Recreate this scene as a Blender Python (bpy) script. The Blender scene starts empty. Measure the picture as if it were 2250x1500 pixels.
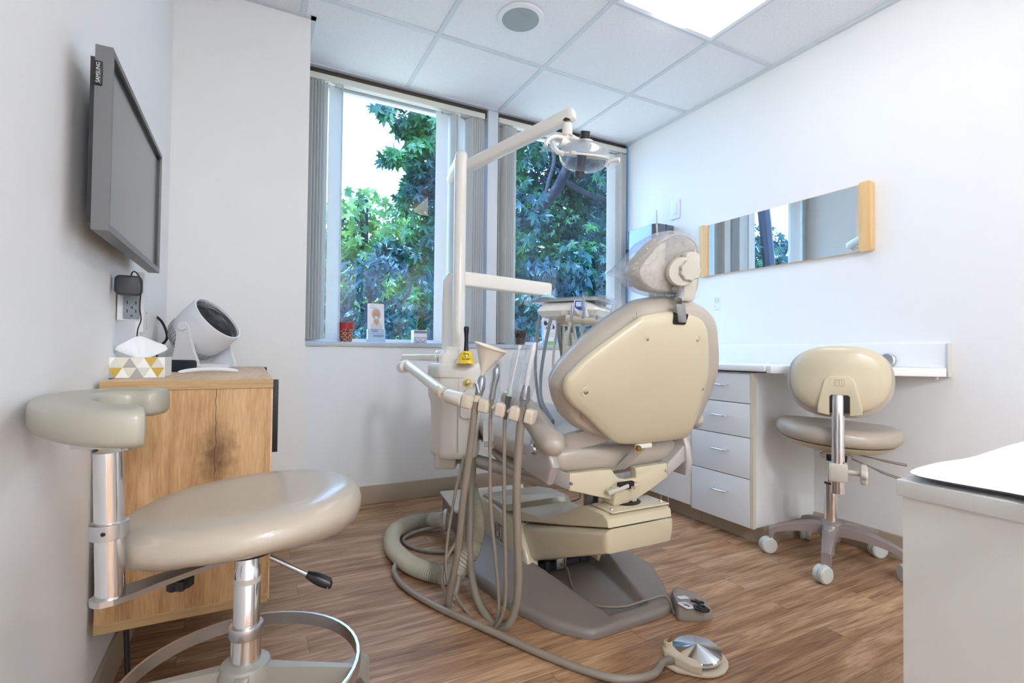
import bpy, bmesh, math, random
from mathutils import Vector, Matrix
random.seed(7)
SC = bpy.context.scene
COL = SC.collection
V = Vector
PI = math.pi

# ------------------------------------------------------------------ camera, world, sun, exposure
C = V((0, 0, 0.88215))
RT = V((0.88691687, -0.46181709, 0.01017002))
UP = V((-0.01835835, -0.01324098, 0.99974379))
FW = V((0.46156411, 0.88687634, 0.02022185))
FPX = 1107.15
cam = bpy.data.cameras.new('camera'); camo = bpy.data.objects.new('camera', cam); COL.objects.link(camo)
cam.sensor_width = 36; cam.lens = 36 * FPX / 2250; cam.clip_start = 0.02; cam.clip_end = 200
m = Matrix((RT, UP, -FW)).transposed().to_4x4(); m.translation = C
camo.matrix_world = m
SC.camera = camo
vs = SC.view_settings
vs.view_transform = 'Standard'; vs.look = 'None'; vs.gamma = 1; vs.use_curve_mapping = False
vs.exposure = 0.68
w = bpy.data.worlds.new('sky'); SC.world = w; w.use_nodes = True
bg = w.node_tree.nodes['Background']; bg.inputs[0].default_value = (0.80, 0.90, 1.0, 1); bg.inputs[1].default_value = 5.5
sun = bpy.data.lights.new('sun', 'SUN'); sun.energy = 7.0; sun.angle = 0.02; sun.color = (1, .95, .82)
suno = bpy.data.objects.new('sun', sun); COL.objects.link(suno)
suno.rotation_euler = V((-.62, -.35, .70)).to_track_quat('Z', 'Y').to_euler()   # high sun over the left, well clear of the room

def ray(u, v): return FW + RT * ((u - 1125) / FPX) - UP * ((v - 750) / FPX)
def W(u, v, ax, val):
    d = ray(u, v); i = 'xyz'.index(ax); return C + d * ((val - C[i]) / d[i])
def D(u, v, d): return C + ray(u, v) * d
def WP(u, v, P0, n):
    d = ray(u, v); return C + d * ((V(P0) - C).dot(n) / d.dot(n))

# ------------------------------------------------------------------ room numbers
XL, XR, YW, XJ, YJ, H, YF = -0.312, 2.509, 2.958, 0.23, 2.544, 2.455, -3.3
SILL = 0.929

# ------------------------------------------------------------------ materials
def lin(c):
    r = []
    for x in c:
        x /= 255.0; r.append(x / 12.92 if x <= .04045 else ((x + .055) / 1.055) ** 2.4)
    return (*r, 1)
def mat(name, col, rough=.5, metal=0, bump=0, bscale=200, coat=0, emit=None, es=0, spec=.5, var=0, vscale=8):
    mt = bpy.data.materials.new(name); mt.use_nodes = True
    nt = mt.node_tree; b = nt.nodes['Principled BSDF']
    b.inputs['Base Color'].default_value = lin(col); b.inputs['Roughness'].default_value = rough
    b.inputs['Metallic'].default_value = metal; b.inputs['Specular IOR Level'].default_value = spec
    b.inputs['Coat Weight'].default_value = coat; b.inputs['Coat Roughness'].default_value = .08
    if emit: b.inputs['Emission Color'].default_value = lin(emit); b.inputs['Emission Strength'].default_value = es
    if bump or var:
        tc = nt.nodes.new('ShaderNodeTexCoord')
    if bump:
        n = nt.nodes.new('ShaderNodeTexNoise'); n.inputs['Scale'].default_value = bscale; n.inputs['Detail'].default_value = 3
        bp = nt.nodes.new('ShaderNodeBump'); bp.inputs['Strength'].default_value = bump; bp.inputs['Distance'].default_value = .002
        nt.links.new(tc.outputs['Object'], n.inputs['Vector']); nt.links.new(n.outputs['Fac'], bp.inputs['Height'])
        nt.links.new(bp.outputs['Normal'], b.inputs['Normal'])
    if var:
        n2 = nt.nodes.new('ShaderNodeTexNoise'); n2.inputs['Scale'].default_value = vscale; n2.inputs['Detail'].default_value = 5
        mx = nt.nodes.new('ShaderNodeMix'); mx.data_type = 'RGBA'
        c = lin(col); mx.inputs[6].default_value = (*[k * (1 - var) for k in c[:3]], 1); mx.inputs[7].default_value = (*[min(1, k * (1 + var)) for k in c[:3]], 1)
        nt.links.new(tc.outputs['Object'], n2.inputs['Vector']); nt.links.new(n2.outputs['Fac'], mx.inputs[0]); nt.links.new(mx.outputs[2], b.inputs['Base Color'])
    return mt
def nodes(mt): return mt.node_tree, mt.node_tree.nodes, mt.node_tree.links
def film(name, tint=(250, 251, 253), gl=.25, bump=.6, scale=60, frost=.12):
    mt = bpy.data.materials.new(name); mt.use_nodes = True; nt, N, L = nodes(mt); N.remove(N['Principled BSDF'])
    out = N['Material Output']; tr = N.new('ShaderNodeBsdfTransparent'); tr.inputs[0].default_value = lin(tint)
    g = N.new('ShaderNodeBsdfGlossy'); g.inputs['Roughness'].default_value = .06
    df = N.new('ShaderNodeBsdfTranslucent'); df.inputs[0].default_value = lin((250, 250, 250))
    fr = N.new('ShaderNodeLayerWeight'); fr.inputs[0].default_value = gl
    mx = N.new('ShaderNodeMixShader'); m2 = N.new('ShaderNodeMixShader'); m2.inputs[0].default_value = frost
    tc = N.new('ShaderNodeTexCoord'); n = N.new('ShaderNodeTexNoise'); n.inputs['Scale'].default_value = scale; n.inputs['Detail'].default_value = 4; n.inputs['Distortion'].default_value = 2
    bp = N.new('ShaderNodeBump'); bp.inputs['Strength'].default_value = bump; bp.inputs['Distance'].default_value = .01
    L.new(tc.outputs['Object'], n.inputs['Vector']); L.new(n.outputs['Fac'], bp.inputs['Height'])
    L.new(bp.outputs['Normal'], g.inputs['Normal']); L.new(bp.outputs['Normal'], fr.inputs['Normal'])
    L.new(fr.outputs['Facing'], mx.inputs[0]); L.new(tr.outputs[0], mx.inputs[1]); L.new(g.outputs[0], mx.inputs[2])
    L.new(mx.outputs[0], m2.inputs[1]); L.new(df.outputs[0], m2.inputs[2]); L.new(m2.outputs[0], out.inputs[0])
    return mt
def wood(name, c1, c2, c3, scale=(3, 3, .35), knots=None, rough=.45, fine=60):
    mt = bpy.data.materials.new(name); mt.use_nodes = True; nt, N, L = nodes(mt); b = N['Principled BSDF']; b.inputs['Roughness'].default_value = rough
    tc = N.new('ShaderNodeTexCoord'); mp = N.new('ShaderNodeMapping'); mp.inputs['Scale'].default_value = scale
    n = N.new('ShaderNodeTexNoise'); n.inputs['Scale'].default_value = 5; n.inputs['Detail'].default_value = 8; n.inputs['Distortion'].default_value = .8; n.inputs['Roughness'].default_value = .6
    n2 = N.new('ShaderNodeTexNoise'); n2.inputs['Scale'].default_value = fine; n2.inputs['Detail'].default_value = 3
    cr = N.new('ShaderNodeValToRGB'); e = cr.color_ramp.elements; e[0].position = .3; e[0].color = lin(c1); e[1].position = .7; e[1].color = lin(c3); x = e.new(.5); x.color = lin(c2)
    mm = N.new('ShaderNodeMath'); mm.operation = 'MULTIPLY_ADD'; mm.inputs[1].default_value = .35
    mul = N.new('ShaderNodeMath'); mul.operation = 'MULTIPLY'; mul.inputs[1].default_value = .68
    L.new(tc.outputs['Object'], mp.inputs[0]); L.new(mp.outputs[0], n.inputs['Vector']); L.new(mp.outputs[0], n2.inputs['Vector'])
    L.new(n.outputs['Fac'], mul.inputs[0]); L.new(n2.outputs['Fac'], mm.inputs[0]); L.new(mul.outputs[0], mm.inputs[2]); L.new(mm.outputs[0], cr.inputs[0])
    last = cr.outputs[0]
    if knots:
        for (kx, ky, kz, kr) in knots:
            m3 = N.new('ShaderNodeMapping'); m3.inputs['Location'].default_value = (-kx, -ky, -kz); m3.vector_type = 'POINT'
            wob = N.new('ShaderNodeTexNoise'); wob.inputs['Scale'].default_value = 38; wob.inputs['Detail'].default_value = 4
            ad = N.new('ShaderNodeVectorMath'); ad.operation = 'MULTIPLY_ADD'; ad.inputs[1].default_value = (.07, .07, .07)
            L.new(tc.outputs['Object'], m3.inputs[0]); L.new(tc.outputs['Object'], wob.inputs['Vector'])
            sc_ = N.new('ShaderNodeVectorMath'); sc_.operation = 'MULTIPLY'; sc_.inputs[1].default_value = (1.6, 1.6, .8)
            L.new(m3.outputs[0], ad.inputs[2]); L.new(wob.outputs['Color'], ad.inputs[0]); L.new(ad.outputs[0], sc_.inputs[0])
            ln = N.new('ShaderNodeVectorMath'); ln.operation = 'DISTANCE'; ln.inputs[1].default_value = (.035 * 1.6, .035 * 1.6, .035 * .8); L.new(sc_.outputs[0], ln.inputs[0])
            rg = N.new('ShaderNodeValToRGB'); q = rg.color_ramp.elements; q[0].position = kr * .3; q[0].color = (.16, .10, .06, 1); q[1].position = kr * 1.6; q[1].color = (1, 1, 1, 1)
            L.new(ln.outputs['Value'], rg.inputs[0])
            mx = N.new('ShaderNodeMix'); mx.data_type = 'RGBA'; mx.blend_type = 'MULTIPLY'; mx.inputs[0].default_value = .75
            L.new(last, mx.inputs[6]); L.new(rg.outputs[0], mx.inputs[7]); last = mx.outputs[2]
        sx_ = N.new('ShaderNodeSeparateXYZ'); L.new(tc.outputs['Object'], sx_.inputs[0]); cmb = N.new('ShaderNodeCombineXYZ'); L.new(sx_.outputs[2], cmb.inputs[2])
        nn = N.new('ShaderNodeTexNoise'); nn.inputs['Scale'].default_value = 22; L.new(cmb.outputs[0], nn.inputs['Vector'])
        m1 = N.new('ShaderNodeMath'); m1.operation = 'MULTIPLY_ADD'; m1.inputs[1].default_value = .014; L.new(nn.outputs['Fac'], m1.inputs[0]); L.new(sx_.outputs[0], m1.inputs[2])
        m2 = N.new('ShaderNodeMath'); m2.operation = 'ADD'; m2.inputs[1].default_value = -kx - .004; L.new(m1.outputs[0], m2.inputs[0]); m3_ = N.new('ShaderNodeMath'); m3_.operation = 'ABSOLUTE'; L.new(m2.outputs[0], m3_.inputs[0])
        m4 = N.new('ShaderNodeMath'); m4.operation = 'LESS_THAN'; m4.inputs[1].default_value = .0007; L.new(m3_.outputs[0], m4.inputs[0])
        m5 = N.new('ShaderNodeMath'); m5.operation = 'GREATER_THAN'; m5.inputs[1].default_value = .57; L.new(sx_.outputs[2], m5.inputs[0]); m6 = N.new('ShaderNodeMath'); m6.operation = 'MULTIPLY'; L.new(m4.outputs[0], m6.inputs[0]); L.new(m5.outputs[0], m6.inputs[1])
        mx = N.new('ShaderNodeMix'); mx.data_type = 'RGBA'; L.new(m6.outputs[0], mx.inputs[0]); L.new(last, mx.inputs[6]); mx.inputs[7].default_value = lin((70, 46, 28)); last = mx.outputs[2]
    L.new(last, b.inputs['Base Color'])
    return mt

M = {}
M['wall'] = mat('wall_paint', (245, 245, 244), .62, bump=.12, bscale=260, spec=.3)
M['white'] = mat('white_laminate', (236, 237, 236), .35, var=.02)
M['white2'] = mat('grey_white_laminate', (212, 213, 209), .4, var=.02)
M['edge'] = mat('cream_edge_band', (222, 214, 190), .5)
M['counter'] = mat('counter_white', (246, 248, 249), .22, coat=.3)
M['sill'] = mat('sill_grey', (196, 200, 206), .4)
M['base'] = mat('baseboard_taupe', (186, 170, 148), .55, var=.04)
M['tee'] = mat('ceiling_tee', (216, 222, 226), .45)
M['bronze'] = mat('bronze_header', (92, 84, 78), .5, metal=.3)
M['frame'] = mat('window_frame', (222, 228, 236), .4)
M['frameblue'] = mat('window_jamb_blue', (120, 170, 220), .35)
M['vane'] = mat('blind_vane', (238, 238, 236), .55)
nt_, N_, L_ = nodes(M['vane']); tl_ = N_.new('ShaderNodeBsdfTranslucent'); tl_.inputs[0].default_value = lin((235, 235, 232)); mx_ = N_.new('ShaderNodeMixShader'); mx_.inputs[0].default_value = .42
L_.new(N_['Principled BSDF'].outputs[0], mx_.inputs[1]); L_.new(tl_.outputs[0], mx_.inputs[2]); L_.new(mx_.outputs[0], N_['Material Output'].inputs[0])
M['rail'] = mat('blind_rail', (226, 224, 214), .4)
M['tv'] = mat('television_grey', (112, 112, 112), .38, metal=.2)
M['screen'] = mat('screen', (60, 64, 68), .16, spec=.9)
M['black'] = mat('black_plastic', (22, 22, 24), .35)
M['blackm'] = mat('black_metal', (18, 18, 20), .5)
M['dgrey'] = mat('dark_grey_plastic', (62, 62, 66), .5)
M['fabric'] = mat('charcoal_fabric', (38, 44, 52), .9, bump=.6, bscale=900)
M['outgrey'] = mat('outlet_grey', (132, 142, 150), .4)
M['plastw'] = mat('white_plastic', (236, 237, 240), .35)
M['fanrib'] = mat('fan_ribs_grey', (176, 176, 178), .45)
M['vinyl'] = mat('taupe_vinyl', (183, 171, 154), .34, bump=.10, bscale=420, coat=.25)
M['vinylg'] = mat('grey_green_vinyl', (172, 168, 152), .36, bump=.10, bscale=420, coat=.2)
M['vinylc'] = mat('chair_vinyl', (188, 177, 163), .36, bump=.06, bscale=400, coat=.2)
M['cream'] = mat('cream_plastic', (214, 202, 172), .28, coat=.3, var=.03, vscale=4)
M['creamd'] = mat('cream_cover', (206, 192, 160), .28, coat=.3)
M['olive'] = mat('olive_top_cover', (180, 172, 145), .15, coat=.5)
M['unit'] = mat('unit_plastic', (240, 236, 228), .28, coat=.25)
M['unitd'] = mat('unit_cream', (228, 214, 192), .3, coat=.2)
M['grey'] = mat('warm_grey_paint', (192, 184, 178), .32, metal=.15, coat=.2)
M['greyb'] = mat('base_plate_taupe', (140, 130, 122), .42, bump=.08, bscale=500)
M['greyf'] = mat('stool_base_grey', (160, 157, 146), .42, metal=.2)
M['greyp'] = mat('stool_spider_taupe', (158, 146, 142), .38, metal=.25)
M['chrome'] = mat('chrome', (225, 225, 228), .12, metal=1)
M['chromed'] = mat('satin_metal', (200, 200, 202), .3, metal=1)
M['steel'] = mat('brushed_steel', (118, 122, 128), .24, metal=1)
M['zinc'] = mat('galvanised_metal', (160, 160, 160), .35, metal=.9, var=.15, vscale=20)
M['knob'] = mat('putty_plastic', (206, 199, 186), .4)
M['hose'] = mat('hose_taupe', (148, 138, 124), .38)
M['hoseg'] = mat('hose_grey', (140, 146, 152), .35)
M['corr'] = mat('corrugated_hose', (190, 184, 166), .55)
M['caster'] = mat('caster_grey', (206, 208, 202), .4)
M['yellow'] = mat('yellow_enamel', (246, 208, 52), .2, coat=.5)
M['ink'] = mat('dark_ink', (60, 55, 30), .6)
M['funnel'] = mat('funnel_cream', (238, 228, 208), .32)
M['metalg'] = mat('handpiece_grey', (165, 170, 175), .3, metal=.7)
M['paper'] = mat('paper_white', (240, 243, 250), .6)
M['tissue'] = mat('tissue_white', (246, 248, 250), .8)
M['red'] = mat('red_rim', (176, 38, 40), .4)
M['green'] = mat('dark_green_leaf', (44, 78, 34), .4, var=.3, vscale=30)
M['succ'] = mat('succulent_green', (110, 120, 80), .5, var=.3, vscale=40)
M['dry'] = mat('dry_red_plant', (110, 84, 60), .7, var=.3, vscale=60)
M['bark'] = mat('bark', (36, 38, 50), .8, bump=.8, bscale=20, var=.3, vscale=6)
M['build'] = mat('pale_facade', (236, 240, 244), .7)
M['buildb'] = mat('pale_blue_strip', (190, 222, 240), .5)
M['ground'] = mat('ground_bounce', (210, 184, 150), .9, var=.3, vscale=1)  # unseen ground, toned pale and warm so its bounce lights the ceiling
M['skin'] = mat('printed_skin', (205, 160, 130), .5); M['hair'] = mat('printed_grey_hair', (190, 192, 196), .5)
M['pblue'] = mat('printed_blue', (70, 110, 160), .5); M['pgrey'] = mat('printed_grey', (170, 175, 182), .5)
M['pgreen'] = mat('printed_green', (140, 200, 120), .5); M['pdark'] = mat('printed_dark', (70, 60, 80), .5)
M['bagblue'] = mat('mask_blue', (170, 220, 228), .8)
M['cautn'] = mat('sign_navy', (24, 48, 88), .5); M['cauty'] = mat('sign_yellow_green', (200, 214, 110), .5)
M['lcd'] = mat('display_blue', (40, 90, 190), .3); M['lcdw'] = mat('display_white', (225, 235, 245), .3)
M['rust'] = mat('rust_stain', (190, 110, 30), .7)
M['amber'] = mat('brass', (150, 110, 50), .35, metal=.8)
M['green2'] = mat('pale_green_plastic', (205, 220, 205), .35)
M['label'] = mat('silver_print', (210, 215, 222), .5)
M['lightw'] = mat('light_housing_white', (245, 247, 250), .4, emit=(245, 250, 255), es=.0)
M['lamp'] = mat('diffuser', (255, 255, 255), .5, emit=(252, 252, 255), es=4.0)
M['fill_lamp'] = mat('fill_diffuser', (255, 255, 255), .5, emit=(240, 247, 255), es=46)  # strong glow of the unseen panels, fill light from behind
M['film'] = film('clear_film', gl=.10, bump=1.0, scale=55, frost=.05)
M['filmh'] = film('cling_film', gl=.14, bump=1.0, scale=34, frost=.13)
M['filmg'] = film('gathered_film', gl=.25, bump=1.0, scale=60, frost=.38)
M['acryl'] = film('clear_acrylic', (240, 247, 253), gl=.12, bump=0, scale=5, frost=.04)
M['shield'] = film('light_shield', (246, 248, 250), gl=.22, bump=0, scale=5, frost=.06)
M['hood'] = film('translucent_hood', (215, 228, 236), gl=.35, bump=0, scale=5, frost=.55)
M['bamboo'] = wood('bamboo', (222, 178, 118), (232, 192, 134), (240, 206, 152), (8, 8, .6), fine=80)
M['oak'] = wood('oak_panel', (150, 104, 62), (196, 152, 104), (222, 184, 136), (3.2, 3.2, .30), knots=[(-.068, 1.446, .62, .05)], fine=75)
M['oakx'] = wood('oak_edge', (160, 124, 80), (190, 156, 108), (206, 172, 124), (.4, 3, 12), fine=80)
M['oakt'] = wood('oak_top', (190, 150, 110), (216, 182, 144), (232, 204, 172), (3, .3, 3), fine=90)
M['mirror'] = mat('mirror_silver', (235, 240, 242), .01, metal=1)

def floor_mat():
    mt = bpy.data.materials.new('wood_floor'); mt.use_nodes = True; nt, N, L = nodes(mt); b = N['Principled BSDF']
    tc = N.new('ShaderNodeTexCoord'); mp = N.new('ShaderNodeMapping'); mp.inputs['Location'].default_value = (-.172, .076, 0)
    L.new(tc.outputs['Object'], mp.inputs[0])
    br = N.new('ShaderNodeTexBrick'); br.offset = .37; br.offset_frequency = 2; br.inputs['Scale'].default_value = 1
    br.inputs['Brick Width'].default_value = .92; br.inputs['Row Height'].default_value = .0975; br.inputs['Mortar Size'].default_value = .0006; br.inputs['Mortar Smooth'].default_value = 0; br.inputs['Bias'].default_value = 0
    br.inputs['Color1'].default_value = (0, 0, 0, 1); br.inputs['Color2'].default_value = (1, 1, 1, 1); br.inputs['Mortar'].default_value = (.5, .5, .5, 1)
    L.new(mp.outputs[0], br.inputs['Vector'])
    # grain, shifted per plank
    sc_ = N.new('ShaderNodeVectorMath'); sc_.operation = 'MULTIPLY'; sc_.inputs[1].default_value = (1.3, 11, 1)
    ad = N.new('ShaderNodeVectorMath'); ad.operation = 'MULTIPLY_ADD'; ad.inputs[1].default_value = (7, 23, 5)
    L.new(tc.outputs['Object'], sc_.inputs[0]); L.new(br.outputs['Color'], ad.inputs[0]); L.new(sc_.outputs[0], ad.inputs[2])
    n = N.new('ShaderNodeTexNoise'); n.inputs['Scale'].default_value = 1.7; n.inputs['Detail'].default_value = 7; n.inputs['Roughness'].default_value = .62; n.inputs['Distortion'].default_value = 1.1
    L.new(ad.outputs[0], n.inputs['Vector'])
    cr = N.new('ShaderNodeValToRGB'); e = cr.color_ramp.elements
    e[0].position = .30; e[0].color = lin((144, 108, 80)); e[1].position = .74; e[1].color = lin((230, 200, 170))
    x = e.new(.45); x.color = lin((182, 144, 110)); x = e.new(.58); x.color = lin((208, 172, 138))
    L.new(n.outputs['Fac'], cr.inputs[0])
    # dark streaks
    s2 = N.new('ShaderNodeVectorMath'); s2.operation = 'MULTIPLY'; s2.inputs[1].default_value = (2.2, 60, 1); L.new(ad.outputs[0], s2.inputs[0])
    s3 = N.new('ShaderNodeVectorMath'); s3.operation = 'MULTIPLY'; s3.inputs[1].default_value = (1, .12, 1); L.new(s2.outputs[0], s3.inputs[0])
    n2 = N.new('ShaderNodeTexNoise'); n2.inputs['Scale'].default_value = 2.6; n2.inputs['Detail'].default_value = 8; n2.inputs['Distortion'].default_value = .7; L.new(s3.outputs[0], n2.inputs['Vector'])
    r2 = N.new('ShaderNodeValToRGB'); q = r2.color_ramp.elements; q[0].position = .32; q[0].color = lin((150, 128, 112)); q[1].position = .52; q[1].color = (1, 1, 1, 1); L.new(n2.outputs['Fac'], r2.inputs[0])
    mx = N.new('ShaderNodeMix'); mx.data_type = 'RGBA'; mx.blend_type = 'MULTIPLY'; mx.inputs[0].default_value = .6; L.new(cr.outputs[0], mx.inputs[6]); L.new(r2.outputs[0], mx.inputs[7])
    # plank tone
    r3 = N.new('ShaderNodeValToRGB'); q = r3.color_ramp.elements; q[0].position = 0; q[0].color = lin((222, 214, 206)); q[1].position = 1; q[1].color = lin((255, 248, 240)); L.new(br.outputs['Color'], r3.inputs[0])
    m2 = N.new('ShaderNodeMix'); m2.data_type = 'RGBA'; m2.blend_type = 'MULTIPLY'; m2.inputs[0].default_value = 1; L.new(mx.outputs[2], m2.inputs[6]); L.new(r3.outputs[0], m2.inputs[7])
    m3 = N.new('ShaderNodeMix'); m3.data_type = 'RGBA'; L.new(br.outputs['Fac'], m3.inputs[0]); L.new(m2.outputs[2], m3.inputs[6]); m3.inputs[7].default_value = lin((84, 62, 48))
    L.new(m3.outputs[2], b.inputs['Base Color']); b.inputs['Roughness'].default_value = .42; b.inputs['Specular IOR Level'].default_value = .4
    return mt
M['floor'] = floor_mat()
def tile_mat():
    mt = mat('ceiling_tile', (226, 228, 230), .85); nt, N, L = nodes(mt); b = N['Principled BSDF']
    tc = N.new('ShaderNodeTexCoord'); n = N.new('ShaderNodeTexNoise'); n.inputs['Scale'].default_value = 160; n.inputs['Detail'].default_value = 3
    r = N.new('ShaderNodeValToRGB'); q = r.color_ramp.elements; q[0].position = .38; q[0].color = lin((234, 236, 238)); q[1].position = .5; q[1].color = lin((242, 243, 245))
    L.new(tc.outputs['Object'], n.inputs['Vector']); L.new(n.outputs['Fac'], r.inputs[0]); L.new(r.outputs[0], b.inputs['Base Color'])
    return mt
M['tile'] = tile_mat()
def glass_mat():
    mt = bpy.data.materials.new('tinted_glass'); mt.use_nodes = True; nt, N, L = nodes(mt); N.remove(N['Principled BSDF'])
    tr = N.new('ShaderNodeBsdfTransparent'); tr.inputs[0].default_value = (.40, .63, .98, 1)
    g = N.new('ShaderNodeBsdfGlossy'); g.inputs['Roughness'].default_value = 0; g.inputs[0].default_value = (1, 1, 1, 1)
    mx = N.new('ShaderNodeMixShader'); fr = N.new('ShaderNodeFresnel'); fr.inputs[0].default_value = 1.5
    L.new(fr.outputs[0], mx.inputs[0]); L.new(tr.outputs[0], mx.inputs[1]); L.new(g.outputs[0], mx.inputs[2]); L.new(mx.outputs[0], N['Material Output'].inputs[0])
    return mt
M['glass'] = glass_mat()
def leaf_mat(name, a, b_, c_):
    mt = bpy.data.materials.new(name); mt.use_nodes = True; nt, N, L = nodes(mt); N.remove(N['Principled BSDF'])
    tc = N.new('ShaderNodeTexCoord'); n = N.new('ShaderNodeTexNoise'); n.inputs['Scale'].default_value = 1.6; n.inputs['Detail'].default_value = 6
    r = N.new('ShaderNodeValToRGB'); e = r.color_ramp.elements; e[0].position = .35; e[0].color = lin(a); e[1].position = .66; e[1].color = lin(c_); x = e.new(.5); x.color = lin(b_)
    L.new(tc.outputs['Object'], n.inputs['Vector']); L.new(n.outputs['Fac'], r.inputs[0])
    df = N.new('ShaderNodeBsdfDiffuse'); tl = N.new('ShaderNodeBsdfTranslucent'); gl = N.new('ShaderNodeBsdfGlossy'); gl.inputs['Roughness'].default_value = .4; gl.inputs[0].default_value = (.5, .7, .9, 1)
    m1 = N.new('ShaderNodeMixShader'); m1.inputs[0].default_value = .4; m2 = N.new('ShaderNodeMixShader'); m2.inputs[0].default_value = .06
    L.new(r.outputs[0], df.inputs[0]); L.new(r.outputs[0], tl.inputs[0]); L.new(df.outputs[0], m1.inputs[1]); L.new(tl.outputs[0], m1.inputs[2])
    L.new(m1.outputs[0], m2.inputs[1]); L.new(gl.outputs[0], m2.inputs[2]); L.new(m2.outputs[0], N['Material Output'].inputs[0])
    return mt
M['leafA'] = leaf_mat('maple_leaves_tinted', (6, 44, 48), (14, 66, 50), (54, 108, 34))  # blue of tinted glass, sky and shade mixed into the leaf colour
M['leafB'] = leaf_mat('sunlit_leaves', (48, 92, 36), (84, 130, 44), (126, 156, 58))  # yellow-green has the sun on the leaves put into it
M['leafC'] = leaf_mat('blue_tinted_leaves', (6, 36, 42), (14, 54, 56), (16, 60, 32))  # teal includes the window tint and sky blue

def pattern_mat(name, cols, scale, kind='checker', rough=.5):
    mt = mat(name, cols[0], rough); nt, N, L = nodes(mt); b = N['Principled BSDF']
    tc = N.new('ShaderNodeTexCoord'); mp = N.new('ShaderNodeMapping'); mp.inputs['Scale'].default_value = scale; L.new(tc.outputs['Object'], mp.inputs[0])
    t = N.new('ShaderNodeTexVoronoi'); t.feature = 'F1'; t.distance = 'MANHATTAN' if kind != 'tri' else 'EUCLIDEAN'; t.inputs['Scale'].default_value = 1; t.inputs['Randomness'].default_value = 0 if kind == 'tile' else 1
    L.new(mp.outputs[0], t.inputs['Vector'])
    r = N.new('ShaderNodeValToRGB'); r.color_ramp.interpolation = 'CONSTANT'; e = r.color_ramp.elements
    e[0].position = 0; e[0].color = lin(cols[0]); e[1].position = 1 / len(cols); e[1].color = lin(cols[1])
    for i in range(2, len(cols)): x = e.new(i / len(cols)); x.color = lin(cols[i])
    if kind == 'tri':
        sep = N.new('ShaderNodeSeparateColor'); L.new(t.outputs['Color'], sep.inputs[0]); L.new(sep.outputs[0], r.inputs[0])
    else: L.new(t.outputs['Distance'], r.inputs[0])
    L.new(r.outputs[0], b.inputs['Base Color']); return mt
M['potred'] = pattern_mat('red_mosaic', [(40, 60, 60), (190, 60, 60), (60, 70, 80), (200, 170, 120), (150, 30, 40)], (42, 42, 42), 'tile')
M['potbrown'] = pattern_mat('brown_mosaic', [(90, 70, 60), (60, 50, 48), (120, 96, 80), (70, 60, 58)], (60, 60, 60), 'tile')
M['pottile'] = pattern_mat('tile_mosaic', [(190, 90, 60), (60, 130, 130), (220, 200, 160), (70, 110, 120), (200, 190, 150)], (44, 44, 44), 'tile')
M['potblue'] = mat('pot_blue_white', (235, 238, 244), .4)

# ------------------------------------------------------------------ mesh helpers
def link(ob, parent=None):
    COL.objects.link(ob)
    if parent:
        ob.parent = parent; ob.matrix_parent_inverse = parent.matrix_world.inverted() if parent.type == 'EMPTY' or True else Matrix()
    return ob
def meshobj(name, verts, faces, mt, parent=None, smooth=True, ang=40):
    me = bpy.data.meshes.new(name); me.from_pydata([tuple(v) for v in verts], [], faces); me.update()
    bm = bmesh.new(); bm.from_mesh(me); bmesh.ops.remove_doubles(bm, verts=bm.verts, dist=1e-6); bmesh.ops.recalc_face_normals(bm, faces=bm.faces); bm.to_mesh(me); bm.free()
    return fin(name, me, mt, parent, smooth, ang)
def fin(name, me, mt, parent, smooth=True, ang=40):
    me.materials.append(M[mt] if isinstance(mt, str) else mt)
    if smooth:
        for p in me.polygons: p.use_smooth = True
        try: me.set_sharp_from_angle(angle=math.radians(ang))
        except Exception: pass
    ob = bpy.data.objects.new(name, me); link(ob, parent); return ob
def bmo(name, bm, mt, parent=None, smooth=True, ang=40):
    bmesh.ops.recalc_face_normals(bm, faces=bm.faces)
    me = bpy.data.meshes.new(name); bm.to_mesh(me); bm.free(); return fin(name, me, mt, parent, smooth, ang)
def thing(name, label, cat, loc, group=None):
    o = bpy.data.objects.new(name, None); o.location = loc; COL.objects.link(o); o['label'] = label; o['category'] = cat
    o.empty_display_size = .05
    if group: o['group'] = group
    bpy.context.view_layer.update(); return o
def tag(o, label, cat, group=None, kind=None):
    o['label'] = label; o['category'] = cat
    if group: o['group'] = group
    if kind: o['kind'] = kind
    return o
def struct(o): o['kind'] = 'structure'; return o
def bmbox(bm, lo, hi, bev=0, seg=2, mtx=None):
    lo, hi = V(lo), V(hi); r = bmesh.ops.create_cube(bm, size=1); vs_ = r['verts']
    for v in vs_: v.co = V([(lo[i] + hi[i]) / 2 + v.co[i] * (hi[i] - lo[i]) for i in range(3)])
    if bev > 0:
        es = list({e for v in vs_ for e in v.link_edges}); g = bmesh.ops.bevel(bm, geom=es, offset=bev, segments=seg, affect='EDGES', profile=.5)
        vs_ = list({v for v in g['verts']} | {v for v in vs_ if v.is_valid})
    if mtx:
        for v in vs_: v.co = mtx @ v.co
    return vs_
def box(name, lo, hi, mt, parent=None, bev=0, seg=3, mtx=None):
    bm = bmesh.new(); bmbox(bm, lo, hi, bev, seg, mtx); return bmo(name, bm, mt, parent)
def boxes(name, lst, mt, parent=None, bev=0, mtx=None):
    bm = bmesh.new()
    for lo, hi in lst: bmbox(bm, lo, hi, bev, 2, mtx)
    return bmo(name, bm, mt, parent)
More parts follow.
